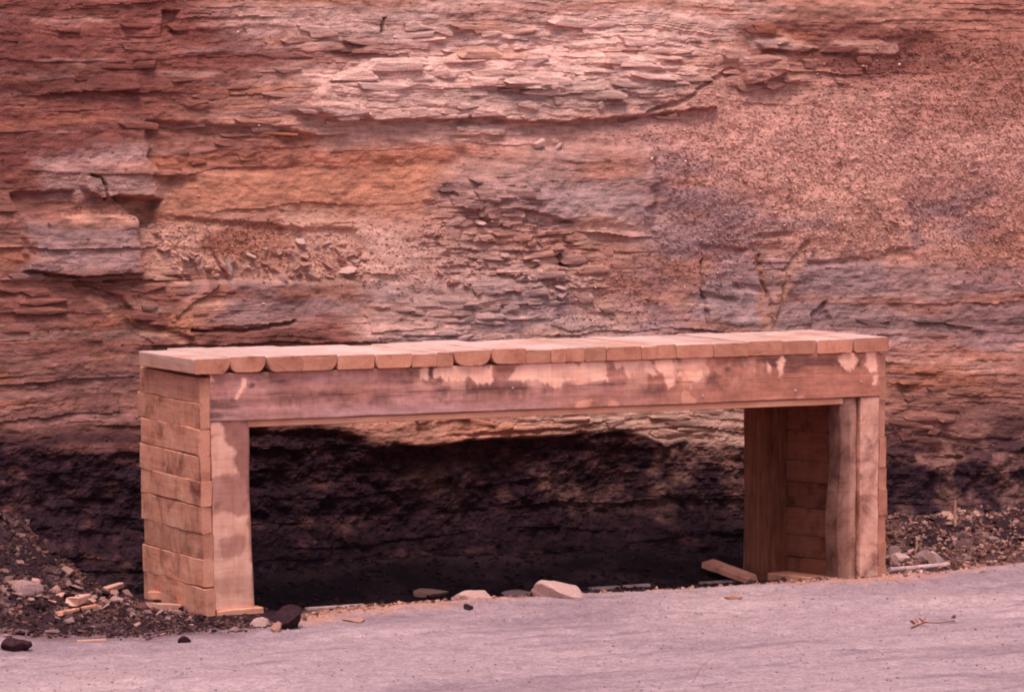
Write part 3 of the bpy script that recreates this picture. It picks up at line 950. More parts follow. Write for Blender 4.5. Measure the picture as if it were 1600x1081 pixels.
def timber(name, axis_, b, mat, end_mat=None, wane=None, seg=6, wob=0.003, bev=0.006, seed=None, lean=None, paint_fn=None,
           parent=None, label=None, wavy=None, dense=1, taper=None, spin=None, tilt=0.0, cap_tint=None):
    """one sawn piece. b = (u0,u1,v0,v1,z0,z1) in portal space; axis_ is the grain direction.
    wane: {corner index 0..3: radius}, corners in the local cross-section Y,Z: 0 (-,-) 1 (+,-) 2 (+,+) 3 (-,+)"""
    u0, u1, v0, v1, z0, z1 = b
    c = Vector(((u0 + u1) / 2, (v0 + v1) / 2, (z0 + z1) / 2))
    if axis_ == 'u':
        L_, Y_, Z_ = u1 - u0, v1 - v0, z1 - z0
        R = Matrix.Identity(3)
    elif axis_ == 'v':
        L_, Y_, Z_ = v1 - v0, u1 - u0, z1 - z0
        R = Matrix(((0, -1, 0), (1, 0, 0), (0, 0, 1)))
    else:
        L_, Y_, Z_ = z1 - z0, v1 - v0, u1 - u0
        R = Matrix(((0, 0, -1), (0, 1, 0), (1, 0, 0)))
    sd_ = seed if seed is not None else random.randrange(10 ** 6)
    r = np.random.default_rng(sd_)
    wane = wane or {}
    prof = []
    corners = [(-1, -1), (1, -1), (1, 1), (-1, 1)]
    for k_, (sy, sz) in enumerate(corners):
        rad = wane.get(k_, bev)
        ry, rz = (rad if np.isscalar(rad) else rad[0]), (rad if np.isscalar(rad) else rad[1])
        ry, rz = min(ry, Y_ * 0.48), min(rz, Z_ * 0.9)
        cy, cz = sy * (Y_ / 2 - ry), sz * (Z_ / 2 - rz)
        steps = 2 if max(ry, rz) < 0.012 else 5
        a0 = math.atan2(sz, sy) - math.pi / 4
        for q in range(steps):
            a = a0 + (math.pi / 2) * q / (steps - 1)
            prof.append((cy + ry * math.cos(a), cz + rz * math.sin(a)))
    if dense > 1:
        p2 = []
        for a_, b_ in zip(prof, prof[1:] + prof[:1]):
            d_ = math.hypot(b_[0] - a_[0], b_[1] - a_[1])
            m_ = max(1, int(d_ * dense))
            for q in range(m_):
                t_ = q / m_
                p2.append((a_[0] + (b_[0] - a_[0]) * t_, a_[1] + (b_[1] - a_[1]) * t_))
        prof = p2
    prof = np.array(prof)
    m = len(prof)
    xs = np.linspace(-L_ / 2, L_ / 2, seg + 1)
    V = np.zeros((seg + 1, m, 3))
    V[..., 0] = xs[:, None]
    V[..., 1] = prof[None, :, 0]
    V[..., 2] = prof[None, :, 1]
    bow = [r.normal(0, wob * 0.5), r.normal(0, wob * 0.5)]
    tt = xs / (L_ / 2)
    V[..., 1] += (bow[0] * (1 - tt ** 2))[:, None]
    V[..., 2] += (bow[1] * (1 - tt ** 2))[:, None]
    off1 = r.uniform(0, 90)
    nz = wob * fbm(V[..., 0] * 5 + off1, np.arctan2(prof[:, 1], prof[:, 0])[None] * 2 + 0 * V[..., 0], 3, sd_ % 97)
    V[..., 1] += nz * np.sign(V[..., 1])
    V[..., 2] += nz * np.sign(V[..., 2])
    if wavy:                                    # wavy bark edges: {side: amplitude}; sides '+y','-y','+z','-z'
        for side, (amp, fr) in wavy.items():
            ax = 1 if side[1] == 'y' else 2
            sg = 1 if side[0] == '+' else -1
            half = (Y_ if ax == 1 else Z_) / 2
            wgt = np.clip((V[..., ax] * sg / half + 0.15) / 1.15, 0, 1) ** 1.5
            V[..., ax] += sg * amp * wgt * fbm(V[..., 0] * fr + off1 + 7, V[..., 0] * 0 + 3.3, 3, sd_ % 89)
    V[0, :, 0] += r.normal(0, 0.0015, m)
    ids = np.arange((seg + 1) * m).reshape(seg + 1, m)
    faces = []
    nxt = np.roll(np.arange(m), -1)
    me = bpy.data.meshes.new(name)
    F = []
    mi = []
    for a_ in range(seg):
        for q in range(m):
            F.append((int(ids[a_, q]), int(ids[a_, nxt[q]]), int(ids[a_ + 1, nxt[q]]), int(ids[a_ + 1, q])))
            mi.append(0)
    nb = (seg + 1) * m                          # the sawn ends have their own vertices
    F.append(tuple(range(nb + m - 1, nb - 1, -1)))
    F.append(tuple(range(nb + m, nb + 2 * m)))
    mi += [1, 1]
    flatv = np.concatenate([V.reshape(-1, 3), V[0], V[-1]])
    me.from_pydata(flatv.tolist(), [], F)
    me.materials.append(mat)
    me.materials.append(end_mat or M_ENDW)
    me.polygons.foreach_set('material_index', mi)
    # the faces point outwards for either axis
    bm = bmesh.new()
    bm.from_mesh(me)
    bm.faces.ensure_lookup_table()
    bmesh.ops.recalc_face_normals(bm, faces=bm.faces[:-2])
    for f_, sx in ((bm.faces[-2], -1), (bm.faces[-1], 1)):
        f_.normal_update()
        if f_.normal.x * sx < 0:
            f_.normal_flip()
    bm.to_mesh(me)
    bm.free()
    at = me.attributes.new('tint', 'FLOAT_COLOR', 'POINT')
    world_p = flatv @ np.array(R).T + np.array(c)
    tint = np.ones((len(flatv), 4), np.float32)
    if paint_fn is not None:
        tint[:, :3] = paint_fn(world_p[:, 0], world_p[:, 1], world_p[:, 2])
    else:
        tint[:, :3] *= r.uniform(0.9, 1.08)
    if cap_tint is not None:
        tint[nb:, :3] = cap_tint
    at.data.foreach_set('color', tint.ravel())
    o = bpy.data.objects.new(name, me)
    COL.objects.link(o)
    o.parent = parent or portal
    Mx = R.to_4x4()
    Mx.translation = c
    if lean:
        sh = Matrix.Identity(4)
        pivot, ang = lean
        Mx = Matrix.Translation(Vector(pivot)) @ Matrix.Rotation(ang, 4, 'Y') @ Matrix.Translation(-Vector(pivot)) @ Mx
    if tilt:
        Mx = Matrix.Translation(c) @ Matrix.Rotation(tilt, 4, 'X') @ Matrix.Translation(-c) @ Mx
    if spin:
        pv = Vector(spin[0])
        Mx = Matrix.Translation(pv) @ Matrix.Rotation(spin[1], 4, 'Z') @ Matrix.Translation(-pv) @ Mx
    o.matrix_local = Mx
    if label:
        o['label'] = label
    return o

SPIN = ((W - 0.004, 0.0, 0.0), math.radians(15))       # the right wall runs in at an angle
DR = 0.99
PT = 0.066                                    # wall plank thickness
LEANL = ((0.0, 0.0, H), -0.022)               # the left wall leans a little, foot to the right

# left wall: nine stacked planks, their ends to the front
rows_px = [584, 629, 669, 711, 751, 790, 833, 873, 917, 962]
rows_z = [on_front(310, y)[1] for y in rows_px]
rows_z[0], rows_z[-1] = H - 0.004, 0.0
for q in range(9):
    r = np.random.default_rng(700 + q)
    zt, zb = rows_z[q], rows_z[q + 1]
    fr = [0.0, 0.002, 0.006, 0.003, -0.002, 0.004, 0.0, 0.003, -0.004][q]
    side = [0.006, 0.004, -0.004, -0.004, -0.002, -0.001, 0.003, 0.002, 0.004][q]
    bk = D + 0.085 + r.uniform(-0.03, 0.03)
    timber('wall_plank', 'v', (-0.028 + side, PT - 0.024 + side * 0.5, fr - 0.012, bk, zb + 0.0005, zt - 0.0005), M_WALLW, seg=14, wob=0.007,
           bev=0.005, seed=710 + q, lean=LEANL, wane={3: 0.012} if q in (2, 7) else None, tilt=0.02 + r.normal(0, 0.004))

# right wall the same way; interior shade is painted dark on the inner faces
def inner_shade_paint(u, v, z):
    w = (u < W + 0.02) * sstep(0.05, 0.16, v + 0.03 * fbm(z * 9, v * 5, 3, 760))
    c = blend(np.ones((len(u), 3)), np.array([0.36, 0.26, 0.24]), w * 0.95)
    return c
rrows_px = [548, 590, 625, 683, 730, 765, 805, 848, 884, 914]
rrows_z = [on_front(1378, y)[1] for y in rrows_px]
rrows_z[0], rrows_z[-1] = H - 0.004, -0.1
for q in range(9):
    r = np.random.default_rng(740 + q)
    fr = [0.012, 0.004, 0.02, -0.004, 0.006, 0.0, 0.01, 0.004, 0.0][q]
    sd2 = [0, 0.0, 0.006, -0.004, 0.004, 0.008, 0.0, 0.004, 0.0][q]
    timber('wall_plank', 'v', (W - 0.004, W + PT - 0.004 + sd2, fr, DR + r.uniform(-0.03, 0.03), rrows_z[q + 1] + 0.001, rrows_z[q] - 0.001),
           M_WALLW, seg=24, wob=0.006, bev=0.004, seed=750 + q, spin=SPIN, paint_fn=inner_shade_paint, cap_tint=np.array([1, 1, 1]))

# lintel, with the skin of weathering peeled off in patches
pale_polys = [
    [(680, 572), (720, 566), (768, 570), (770, 600), (752, 602), (735, 592), (700, 596), (676, 588)],
    [(655, 575), (672, 570), (668, 594), (655, 590)],
    [(792, 595), (805, 576), (822, 566), (862, 560), (880, 566), (884, 600), (868, 608), (850, 600), (835, 594)],
    [(875, 562), (900, 570), (930, 560), (944, 566), (948, 595), (920, 594), (884, 596)],
    [(958, 560), (1000, 557), (1020, 556), (1000, 566), (990, 582), (980, 592), (975, 576), (960, 576)],
    [(1022, 558), (1050, 560), (1056, 600), (1046, 608), (1034, 590), (1024, 574)],
    [(1000, 560), (1022, 566), (1026, 588), (1010, 586)],
    [(1056, 585), (1080, 580), (1100, 578), (1100, 592), (1085, 594), (1058, 592)],
    [(1198, 562), (1206, 570), (1204, 582), (1198, 580)],
    [(1212, 566), (1226, 552), (1222, 580), (1216, 590)],
    [(1312, 550), (1330, 546), (1340, 562), (1334, 578), (1318, 578), (1308, 564)],
    [(1354, 545), (1371, 545), (1371, 584), (1360, 582), (1352, 570)],
    [(1366, 588), (1371, 588), (1371, 604), (1364, 606)],
    [(376, 592), (384, 590), (384, 606), (372, 625), (366, 624), (374, 612)],
    [(318, 592), (330, 590), (340, 597), (326, 600)],
]
dark_polys = [
    [(725, 600), (770, 598), (830, 596), (860, 606), (800, 618), (730, 620), (680, 616)],
    [(1095, 585), (1120, 582), (1125, 600), (1105, 604)],
    [(580, 615), (605, 614), (606, 628), (584, 630)],
    [(330, 625), (372, 622), (368, 634), (330, 638)],
    [(1000, 606), (1040, 604), (1040, 618), (1000, 620)],
    [(1152, 556), (1166, 553), (1166, 566), (1154, 568)],
    [(420, 615), (520, 612), (560, 622), (440, 630)],
]
def lintel_paint(u, v, z):
    wx, wy = uv2w(u, v)
    a, b_ = proj(wx, wy, z)
    a = a + 5 * fbm(u * 9, z * 16, 4, 811) + 2.5 * fbm(u * 34, z * 40, 3, 812)
    b_ = b_ + 4 * fbm(u * 12 + 5, z * 14, 4, 813) + 9 * (vnoise(u * 46, z * 2.5, 814) - 0.5) + 5 * (vnoise(u * 110, z * 4, 819) - 0.5)
    grey = srgb(166, 114, 104) * 1.7
    brown = srgb(164, 104, 84) * 1.7
    lav = srgb(172, 128, 130) * 1.7
    palec = srgb(234, 176, 154) * 1.7
    dark = srgb(84, 52, 50) * 1.7
    c = np.ones((len(u), 1)) * grey
    c = blend(c, brown, sstep(600, 1150, a) * 0.75)
    c = blend(c, lav, sstep(0.0, 0.6, fbm(u * 1.6, z * 14, 4, 815)) * 0.25 * sstep(1250, 900, a))
    c = blend(c, srgb(176, 138, 138) * 1.7, sstep(0.10, 0.03, z - (H - 0.285)) * sstep(1200, 600, a) * 0.5)
    c = blend(c, brown * 0.8, sstep(0.1, 0.6, fbm(u * 2.2 + 3, z * 9, 4, 816)) * 0.5)
    c = blend(c, dark, sstep(0.08, 0.5, fbm(u * 2.2, z * 9, 5, 818, 0.62)) * 0.8)
    c = blend(c, dark * 0.8, sstep(0.45, 0.75, fbm(u * 9, z * 12, 4, 820)) * 0.7)
    c = c * (1 + 0.25 * fbm(u * 3, z * 60, 4, 821) + 0.2 * fbm(u * 40, z * 40, 3, 823))[:, None]
    front = v < 0.03
    for P in dark_polys:
        d = poly_dist(a, b_, P)
        c = blend(c, dark, sstep(-10, 12, d) * 0.8 * front)
    smear = sstep(0.02, 0.35, fbm(u * 7, z * 5, 5, 824, 0.62) + 0.1) * sstep(600, 720, a) * sstep(1240, 1120, a) * sstep(H - 0.22, H - 0.08, z)
    c = blend(c, palec, smear * 0.5 * front)
    for P in pale_polys:
        d = poly_dist(a, b_, P)
        c = blend(c, palec, sstep(-1.2, 2.2, d) * (0.78 + 0.2 * vnoise(u * 60, z * 5, 822)) * front)
    c = blend(c, srgb(222, 158, 134) * 1.7, np.where(front, sstep(0.45, 0.5, fbm(u * 5 + 2, z * 5, 5, 817)) * 0.5 * sstep(800, 900, a), 0))
    return np.clip(c, 0, 1.3)
LB = on_front(850, 637)[1]                     # lintel underside
LB = H - 0.282
timber('lintel', 'u', (0.046, W - 0.01, -0.014, 0.125, LB, H + 0.012), M_LINTW, seg=420, wob=0.004, bev=0.006, seed=801, paint_fn=lintel_paint, dense=130)
for a_, b_ in [(801, 606), (1243, 610), (1346, 596), (688, 622), (1098, 618)]:
    u_, z_ = on_front(a_, b_, -0.016)
    bm = bmesh.new()
    bmesh.ops.create_cone(bm, segments=10, radius1=0.008, radius2=0.006, depth=0.01, cap_ends=True)
    me = bpy.data.meshes.new('nail')
    bm.to_mesh(me)
    bm.free()
    o = link('nail', me, M_NAIL, portal)
    o.rotation_euler = (math.pi / 2, 0, 0)
    o.location = (u_, -0.017, z_)
# header board just behind the lintel's lower edge
timber('header_board', 'u', (0.30, W - 0.285, -0.002, 0.085, LB - 0.043, LB - 0.003), M_DECKW, seg=24, wob=0.003, bev=0.004, seed=803,
       paint_fn=lambda u, v, z: np.ones((len(u), 3)) * np.array([0.98, 0.80, 0.66]))
# beam along the back
timber('back_beam', 'u', (0.046, W - 0.27, D - 0.16, D - 0.005, H - 0.21, H - 0.006), M_DECKW, seg=24, wob=0.004, seed=804)

# posts: front and back on both sides
def lpost_paint(u, v, z):
    wx, wy = uv2w(u + 0.022 * (H - z) / H, v)
    a, b_ = proj(wx, wy, z)
    a = a + 9 * fbm(u * 12, z * 9, 5, 840, 0.6) + 2 * fbm(u * 40, z * 40, 3, 841)
    b_ = b_ + 9 * fbm(u * 9 + 4, z * 8, 4, 842) + 2 * fbm(u * 40, z * 40, 3, 843)
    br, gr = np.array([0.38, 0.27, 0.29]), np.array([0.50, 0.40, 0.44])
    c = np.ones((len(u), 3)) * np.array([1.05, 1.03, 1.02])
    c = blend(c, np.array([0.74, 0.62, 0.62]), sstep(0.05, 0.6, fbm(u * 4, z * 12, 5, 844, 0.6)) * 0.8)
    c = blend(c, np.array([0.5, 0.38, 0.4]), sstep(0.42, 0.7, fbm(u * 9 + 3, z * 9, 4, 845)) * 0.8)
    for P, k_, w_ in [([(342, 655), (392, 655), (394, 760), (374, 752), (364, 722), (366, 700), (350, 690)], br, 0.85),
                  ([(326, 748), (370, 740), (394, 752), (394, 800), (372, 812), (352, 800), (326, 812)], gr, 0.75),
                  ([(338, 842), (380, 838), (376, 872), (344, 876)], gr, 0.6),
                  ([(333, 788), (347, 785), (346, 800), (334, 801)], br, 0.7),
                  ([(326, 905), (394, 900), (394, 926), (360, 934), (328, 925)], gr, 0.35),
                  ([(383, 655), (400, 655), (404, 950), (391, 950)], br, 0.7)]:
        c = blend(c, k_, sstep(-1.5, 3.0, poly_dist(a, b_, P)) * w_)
    return c
timber('post', 'z', (0.046, 0.322, -0.006, 0.16, 0.035, LB - 0.004), M_HEWNW, seg=110, wob=0.005, seed=811, lean=LEANL, paint_fn=lpost_paint,
       wane={0: (0.045, 0.03)}, wavy={'-z': (0.02, 2.4)}, dense=110)
timber('foot_block', 'u', (0.05, 0.36, -0.03, 0.2, -0.05, 0.032), M_WALLW, seg=8, wob=0.006, seed=812, lean=LEANL)
timber('post', 'z', (0.046, 0.286, D - 0.2, D - 0.006, -0.03, H - 0.215), M_BARKW, seg=30, wob=0.006, seed=813, lean=LEANL)
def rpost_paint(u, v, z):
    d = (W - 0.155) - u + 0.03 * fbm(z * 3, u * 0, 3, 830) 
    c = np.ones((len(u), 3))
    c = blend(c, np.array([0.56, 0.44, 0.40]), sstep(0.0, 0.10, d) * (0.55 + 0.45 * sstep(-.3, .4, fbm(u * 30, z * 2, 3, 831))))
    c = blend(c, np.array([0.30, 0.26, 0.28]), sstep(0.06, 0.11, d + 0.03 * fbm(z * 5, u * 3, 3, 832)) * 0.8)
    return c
timber('post', 'z', (W - 0.148, W - 0.008, -0.004, 0.15, -0.04, LB - 0.004), M_POSTW, seg=60, wob=0.004, seed=815, dense=30)
timber('post', 'z', (W - 0.305, W - 0.152, 0.002, 0.16, -0.04, LB - 0.004), M_POSTW, seg=70, wob=0.005, seed=816, dense=34, paint_fn=rpost_paint,
       wane={1: (0.05, 0.075), 0: (0.06, 0.09)}, wavy={'+z': (0.035, 1.8)}, label='round-edged post with bark-brown waney side')
timber('post', 'z', (W - 0.28, W - 0.008, DR - 0.14, DR, -0.12, H - 0.215), M_BARKW, seg=30, wob=0.006, seed=817, spin=SPIN, paint_fn=lambda u, v, z: np.ones((len(u), 3)) * np.array([0.68, 0.56, 0.54]))  # dark tint on this rear post stands in for interior shade
timber('sill', 'v', (W - 0.2, W - 0.03, 0.17, DR - 0.15, -0.1, -0.02), M_WALLW, seg=8, seed=818, spin=SPIN)

# deck: timbers laid front to back, some with waney edges
deck_px = [(303, 358, 1, 0), (359, 416, 1, 1), (417, 471, 0, 1), (471.5, 527, 1, 0), (528, 585, 0, 0), (587, 643, .5, .5), (643.5, 682, 0, 0),
           (682.5, 708, 0, 0), (709, 767, 1.3, 1.3), (768, 822, 0, 1), (822.5, 861, 0, 0), (861.3, 885, 0, 0), (885.3, 914, 0, 0), (914.5, 947, 0, 0),
           (948, 1002, 0, 0), (1002.5, 1024, 0, 0), (1024.4, 1057, 0, 0), (1058, 1115, 0, 0), (1115.5, 1169, 0, 0), (1169.5, 1223, 0, 0),
           (1223.5, 1277, 0, 0), (1278, 1332, .3, 0), (1335, 1389, 0, 0.3)]
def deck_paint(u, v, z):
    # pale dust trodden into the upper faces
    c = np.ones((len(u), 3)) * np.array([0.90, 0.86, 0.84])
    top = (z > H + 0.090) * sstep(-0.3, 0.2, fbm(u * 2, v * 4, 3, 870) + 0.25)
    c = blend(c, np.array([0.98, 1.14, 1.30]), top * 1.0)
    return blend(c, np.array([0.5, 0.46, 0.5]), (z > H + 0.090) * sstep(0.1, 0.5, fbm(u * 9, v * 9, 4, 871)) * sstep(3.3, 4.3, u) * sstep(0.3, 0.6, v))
for q, (a_, b_, wr, wl_) in enumerate(deck_px):
    r = np.random.default_rng(850 + q)
    ua, ub = on_front((a_ - 0), 560, -0.035)[0], on_front(b_, 560, -0.035)[0]
    th = 0.102 + r.normal(0, 0.003)
    fr = -0.035 + r.normal(0, 0.006)
    hump = 0.003 * math.sin(q * 1.7) + (0.004 if q in (1, 2, 3) else 0)
    wn_ = {}
    # local Y runs towards -u, so the right-hand lower corner is corner 0, the left-hand one corner 1
    if wr:
        wn_[0] = (0.055 * wr, 0.075 * min(wr, 1))
    if wl_:
        wn_[1] = (0.055 * wl_, 0.075 * min(wl_, 1))
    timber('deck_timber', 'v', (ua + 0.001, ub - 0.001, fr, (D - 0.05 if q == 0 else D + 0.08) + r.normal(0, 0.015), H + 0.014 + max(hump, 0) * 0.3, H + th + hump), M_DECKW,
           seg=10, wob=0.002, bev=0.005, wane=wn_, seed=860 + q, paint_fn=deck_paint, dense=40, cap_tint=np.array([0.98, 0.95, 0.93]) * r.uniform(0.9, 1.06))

# ------------------------------------------------------------------ loose things on the ground
def lumpy(name, seed, cuts=14, flat_=0.75, amp=0.11):
    """a broken stone: a ball cut by random planes, then roughened"""
    r = np.random.default_rng(seed)
    bm = bmesh.new()
    bmesh.ops.create_icosphere(bm, subdivisions=4, radius=1.0)
    P = np.array([v.co[:] for v in bm.verts])
    for k_ in range(cuts):
        n = r.normal(size=3)
        n /= np.linalg.norm(n)
        d = P @ n - r.uniform(0.45, 0.85)
        P = P - np.where(d > 0, d * 0.92, 0)[:, None] * n
    k1 = 1 + amp * fbm(P[:, 0] * 1.7 + seed, P[:, 1] * 1.7 + P[:, 2] * 1.3, 4, seed % 50)
    k1 += amp * 0.6 * fbm(P[:, 0] * 5 + P[:, 2] * 4, P[:, 1] * 5 - P[:, 2] * 3, 3, seed % 43)
    P = P * k1[:, None]
    P[:, 2] *= flat_
    for v, p in zip(bm.verts, P):
        v.co = p
    me = bpy.data.meshes.new(name)
    bm.to_mesh(me)
    bm.free()
    return me

def ground_rock(name, px, py_base, wpx, hpx, mat, label, seed, cat='stone', depth=0.8, group=None, rz=0.3, sink=0.4, detailed=True):
    p = place_px(px, py_base)
    w, h = wpx / 256.0, hpx / 250.0
    me = lumpy(name, seed) if detailed else random.choice(STONES).copy()
    zs = [v.co.z for v in me.vertices]
    zmin, zmax = min(zs), max(zs)
    xs_ = [v.co.x * math.cos(rz) - v.co.y * depth * math.sin(rz) for v in me.vertices]
    kx = w / (max(xs_) - min(xs_))
    sc = (kx, kx * depth, h * (1 + sink) / (zmax - zmin))
    me.materials.clear()
    me.materials.append(mat)
    o = link(name, me)
    o.scale = sc
    o.rotation_euler = (0, 0, rz)
    o.location = (p.x, p.y + w * depth * 0.4, p.z - zmin * sc[2] - h * sink)
    return tag(o, label, cat, group)

ground_rock('boulder', 867, 934, 84, 27, M_PALE, 'large pale flat-topped rock on the road edge under the middle of the lintel', 931, 'rock', 0.6, rz=0.15, sink=0.55)
ground_rock('stone', 671, 933, 60, 14, M_BUFF, 'long brown flat stone on the threshold left of the pale block', 902, depth=0.4, rz=0.45)
ground_rock('stone', 741, 937, 68, 15, M_PALE, 'long pale block of stone between the brown flat stone and the large rock', 903, depth=0.4, rz=0.45)
ground_rock('stone', 806, 931, 50, 9, M_GREYST, 'low grey stone half buried just left of the large pale rock', 904, depth=0.5)
ground_rock('coal_lump', 449, 984, 42, 36, M_LUMP, 'fist-like black coal lump in front of the left post', 905, 'coal lump', 0.9, sink=0.12)
ground_rock('coal_lump', 732, 953, 16, 10, M_LUMP, 'small black coal lump alone on the road before the opening', 906, 'coal lump', 0.9)
ground_rock('coal_lump', 24, 1018, 48, 19, M_LUMP, 'broad black coal lump at the far left road edge', 907, 'coal lump', 0.7)
ground_rock('coal_lump', 285, 1004, 20, 10, M_LUMP, 'little black coal lump on the road left of the wall foot', 908, 'coal lump', 0.8)
ground_rock('stone', 432, 987, 18, 15, M_BUFF, 'round tan stone touching the large black coal lump', 909, depth=0.9)
ground_rock('stone', 408, 979, 30, 14, M_PALE, 'pale rough stone between the left post and the coal lump', 910, depth=0.7)
ground_rock('stone', 367, 655 + 332, 22, 8, M_GREYST, 'small grey stone at the foot of the left post', 911)
ground_rock('stone', 1463, 881, 34, 22, M_PALE, 'white angular stone on the rubble right of the portal', 912, depth=0.7)
ground_rock('stone', 1440, 868, 34, 20, M_GREYST, 'grey-pink stone behind the white angular stone', 913)
ground_rock('stone', 1405, 878, 40, 16, M_PALE, 'long pale stone by the right wall foot', 914, depth=0.5)
ground_rock('stone', 1395, 845, 26, 22, M_GREYST, 'dark grey stone against the outside of the right wall', 915)
ground_rock('stone', 555, 972, 36, 7, M_BUFF, 'thin tan flake of stone on the road right of the coal lump', 916, depth=0.5)
ground_rock('stone', 1145, 936, 30, 7, M_BUFF, 'thin tan flake on the road before the right post', 917, depth=0.5)
ground_rock('stone', 72, 905, 24, 20, M_PALE, 'pale rounded stone high on the left spoil bank', 918)
ground_rock('stone', 94, 906, 30, 14, M_PALE, 'flat pale stone beside the rounded one on the left bank', 919)
ground_rock('stone', 88, 922, 14, 12, M_BUFF, 'small orange pebble in the middle of the left bank', 920)
ground_rock('stone', 40, 965, 50, 26, M_GREYST, 'broad brown-grey stone low on the left bank', 921)
ground_rock('stone', 166, 906, 16, 14, M_GREYST, 'small grey stone on the left bank near the wall', 922)
ground_rock('stone', 40, 868, 44, 22, M_SHALE, 'tawny shale lump at the far left of the bank', 923)

# rubble on the banks: the larger stones one by one, the grit as stuff
def bank_stones(n, xr, yr, s, where, group, mats, seed, ok):
    r = np.random.default_rng(seed)
    made = tries = 0
    while made < n and tries < 4000:
        tries += 1
        a, b = r.uniform(*xr), r.uniform(*yr)
        if not ok(a, b):
            continue
        p = place_px(a, b)
        u, v = w2uv(p.x, p.y)
        if v > SEAM_FRONT - 0.02 or (-0.08 < u < W + 0.1 and v > -0.12):
            continue
        t = r.random() ** 2
        sc = (s[0] + (s[1] - s[0]) * t) * 0.5
        mat = mats[int(r.integers(len(mats)))]
        kd = int(r.integers(2))
        label = '%s %s %s at %s' % ('small' if t < 0.3 else 'middling' if t < 0.6 else 'large', MATWORD[mat.name], ('stone', 'flat chip')[kd], spot(a, b, *xr, *yr, where))
        if label in USED:
            continue
        USED.add(label)
        put('stone', random.choice((STONES, CHIPS)[kd]), (p.x, p.y, p.z + sc * 0.2), (sc * r.uniform(.9, 1.5), sc, sc * r.uniform(.7, 1)),
            (r.normal(0, .3), r.normal(0, .3), r.uniform(0, 6.28)), mat, label, 'stone', group)
        made += 1
bank_stones(80, (-20, 300), (790, 992), (0.03, 0.09), 'the left spoil bank', 'stones in the left spoil bank',
            [M_GREYST, M_LUMP, M_SHALE, M_GREYST, M_LUMP], 951, lambda a, b: b > 795 + (a if a > 0 else 0) * 0.42)
bank_stones(60, (1390, 1620), (815, 898), (0.03, 0.08), 'the rubble beside the right wall', 'stones in the right rubble',
            [M_GREYST, M_SHALE, M_LUMP, M_PALE], 952, lambda a, b: True)

def ground_grit(name, n, sel, s0, s1, cols, seed, mat=M_CHIP):
    r = np.random.default_rng(seed)
    pts = []
    while len(pts) < n:
        x = r.uniform(-4, 4, 4 * n)
        y = r.uniform(-3.5, 4.0, 4 * n)
        u, v = w2uv(x, y)
        w = sel(u, v, x, y)
        keep = r.random(len(x)) < w
        pts += list(zip(x[keep], y[keep]))
    pts = np.array(pts[:n])
    z = ground_height(pts[:, 0], pts[:, 1])
    size = s0 + (s1 - s0) * r.random(n) ** 3
    pos = np.stack([pts[:, 0], pts[:, 1], z + size * 0.2], -1)
    cols = np.array(cols)
    c = cols[r.integers(len(cols), size=n)] * r.uniform(0.75, 1.2, (n, 1))
    return scatter(name, CHIPS[5:] + STONES[5:], pos, size, c, mat, seed=seed)
e_v = lambda u: np.interp(u, ex_u, ex_v)
left_sel = lambda u, v, x, y: ((u < 0.02) | (v < -0.06)) * (v < SEAM_FRONT) * sstep(-0.25, 0.02, v - e_v(u)) * sstep(0.5, -0.05, u)
right_sel = lambda u, v, x, y: (u > W + 0.08) * (v < SEAM_FRONT) * sstep(0.0, 0.25, v - e_v(u))
floor_sel = lambda u, v, x, y: (u > 0.4) * (u < W - 0.3) * (v > -0.02) * (v < SEAM_FRONT) * 0.7
road_sel = lambda u, v, x, y: (v < e_v(u)) * (0.08 + 0.9 * sstep(-0.3, 0, v - e_v(u)) + 0.25 * sstep(0.35, 0.6, vnoise(u * 1.2, v * 4, 77)))
BL, BR, GY_, PL = srgb(52, 31, 34), srgb(98, 60, 54), srgb(138, 102, 100), srgb(200, 152, 138)
ground_grit('spoil_grit', 13000, left_sel, 0.003, 0.018, [BL, BL, BL, BL, BR, BR, srgb(80, 52, 52), srgb(104, 72, 68)], 961)
ground_grit('rubble_grit', 5000, right_sel, 0.004, 0.022, [BL, BR, BR, srgb(116, 74, 66), srgb(134, 92, 84), srgb(166, 116, 102)], 962)
ground_grit('spoil_lumps', 700, lambda u, v, x, y: left_sel(u, v, x, y) * (v > 0.0), 0.012, 0.045, [BL, BR, srgb(84, 56, 54), srgb(112, 78, 72), srgb(140, 100, 92)], 966)
ground_grit('rubble_lumps', 260, lambda u, v, x, y: right_sel(u, v, x, y) * (v > 0.1), 0.012, 0.04, [BR, srgb(128, 86, 78), srgb(150, 106, 96), srgb(176, 128, 116)], 967)
ground_grit('coal_slack', 3500, floor_sel, 0.004, 0.024, [BL, BL, BL, srgb(60, 38, 42)], 963)
ground_grit('threshold_grit', 1600, lambda u, v, x, y: np.exp(-((v - e_v(u)) / 0.07) ** 2) * (u > 0.3) * vnoise(u * 3, v * 3, 78), 0.003, 0.018, [srgb(176, 118, 98), srgb(150, 100, 88), GY_, BR, srgb(190, 140, 124)], 965)
ground_grit('road_grit', 5000, road_sel, 0.0015, 0.008, [GY_, srgb(120, 92, 96), srgb(160, 110, 96), srgb(136, 106, 112), srgb(170, 136, 138)], 964)

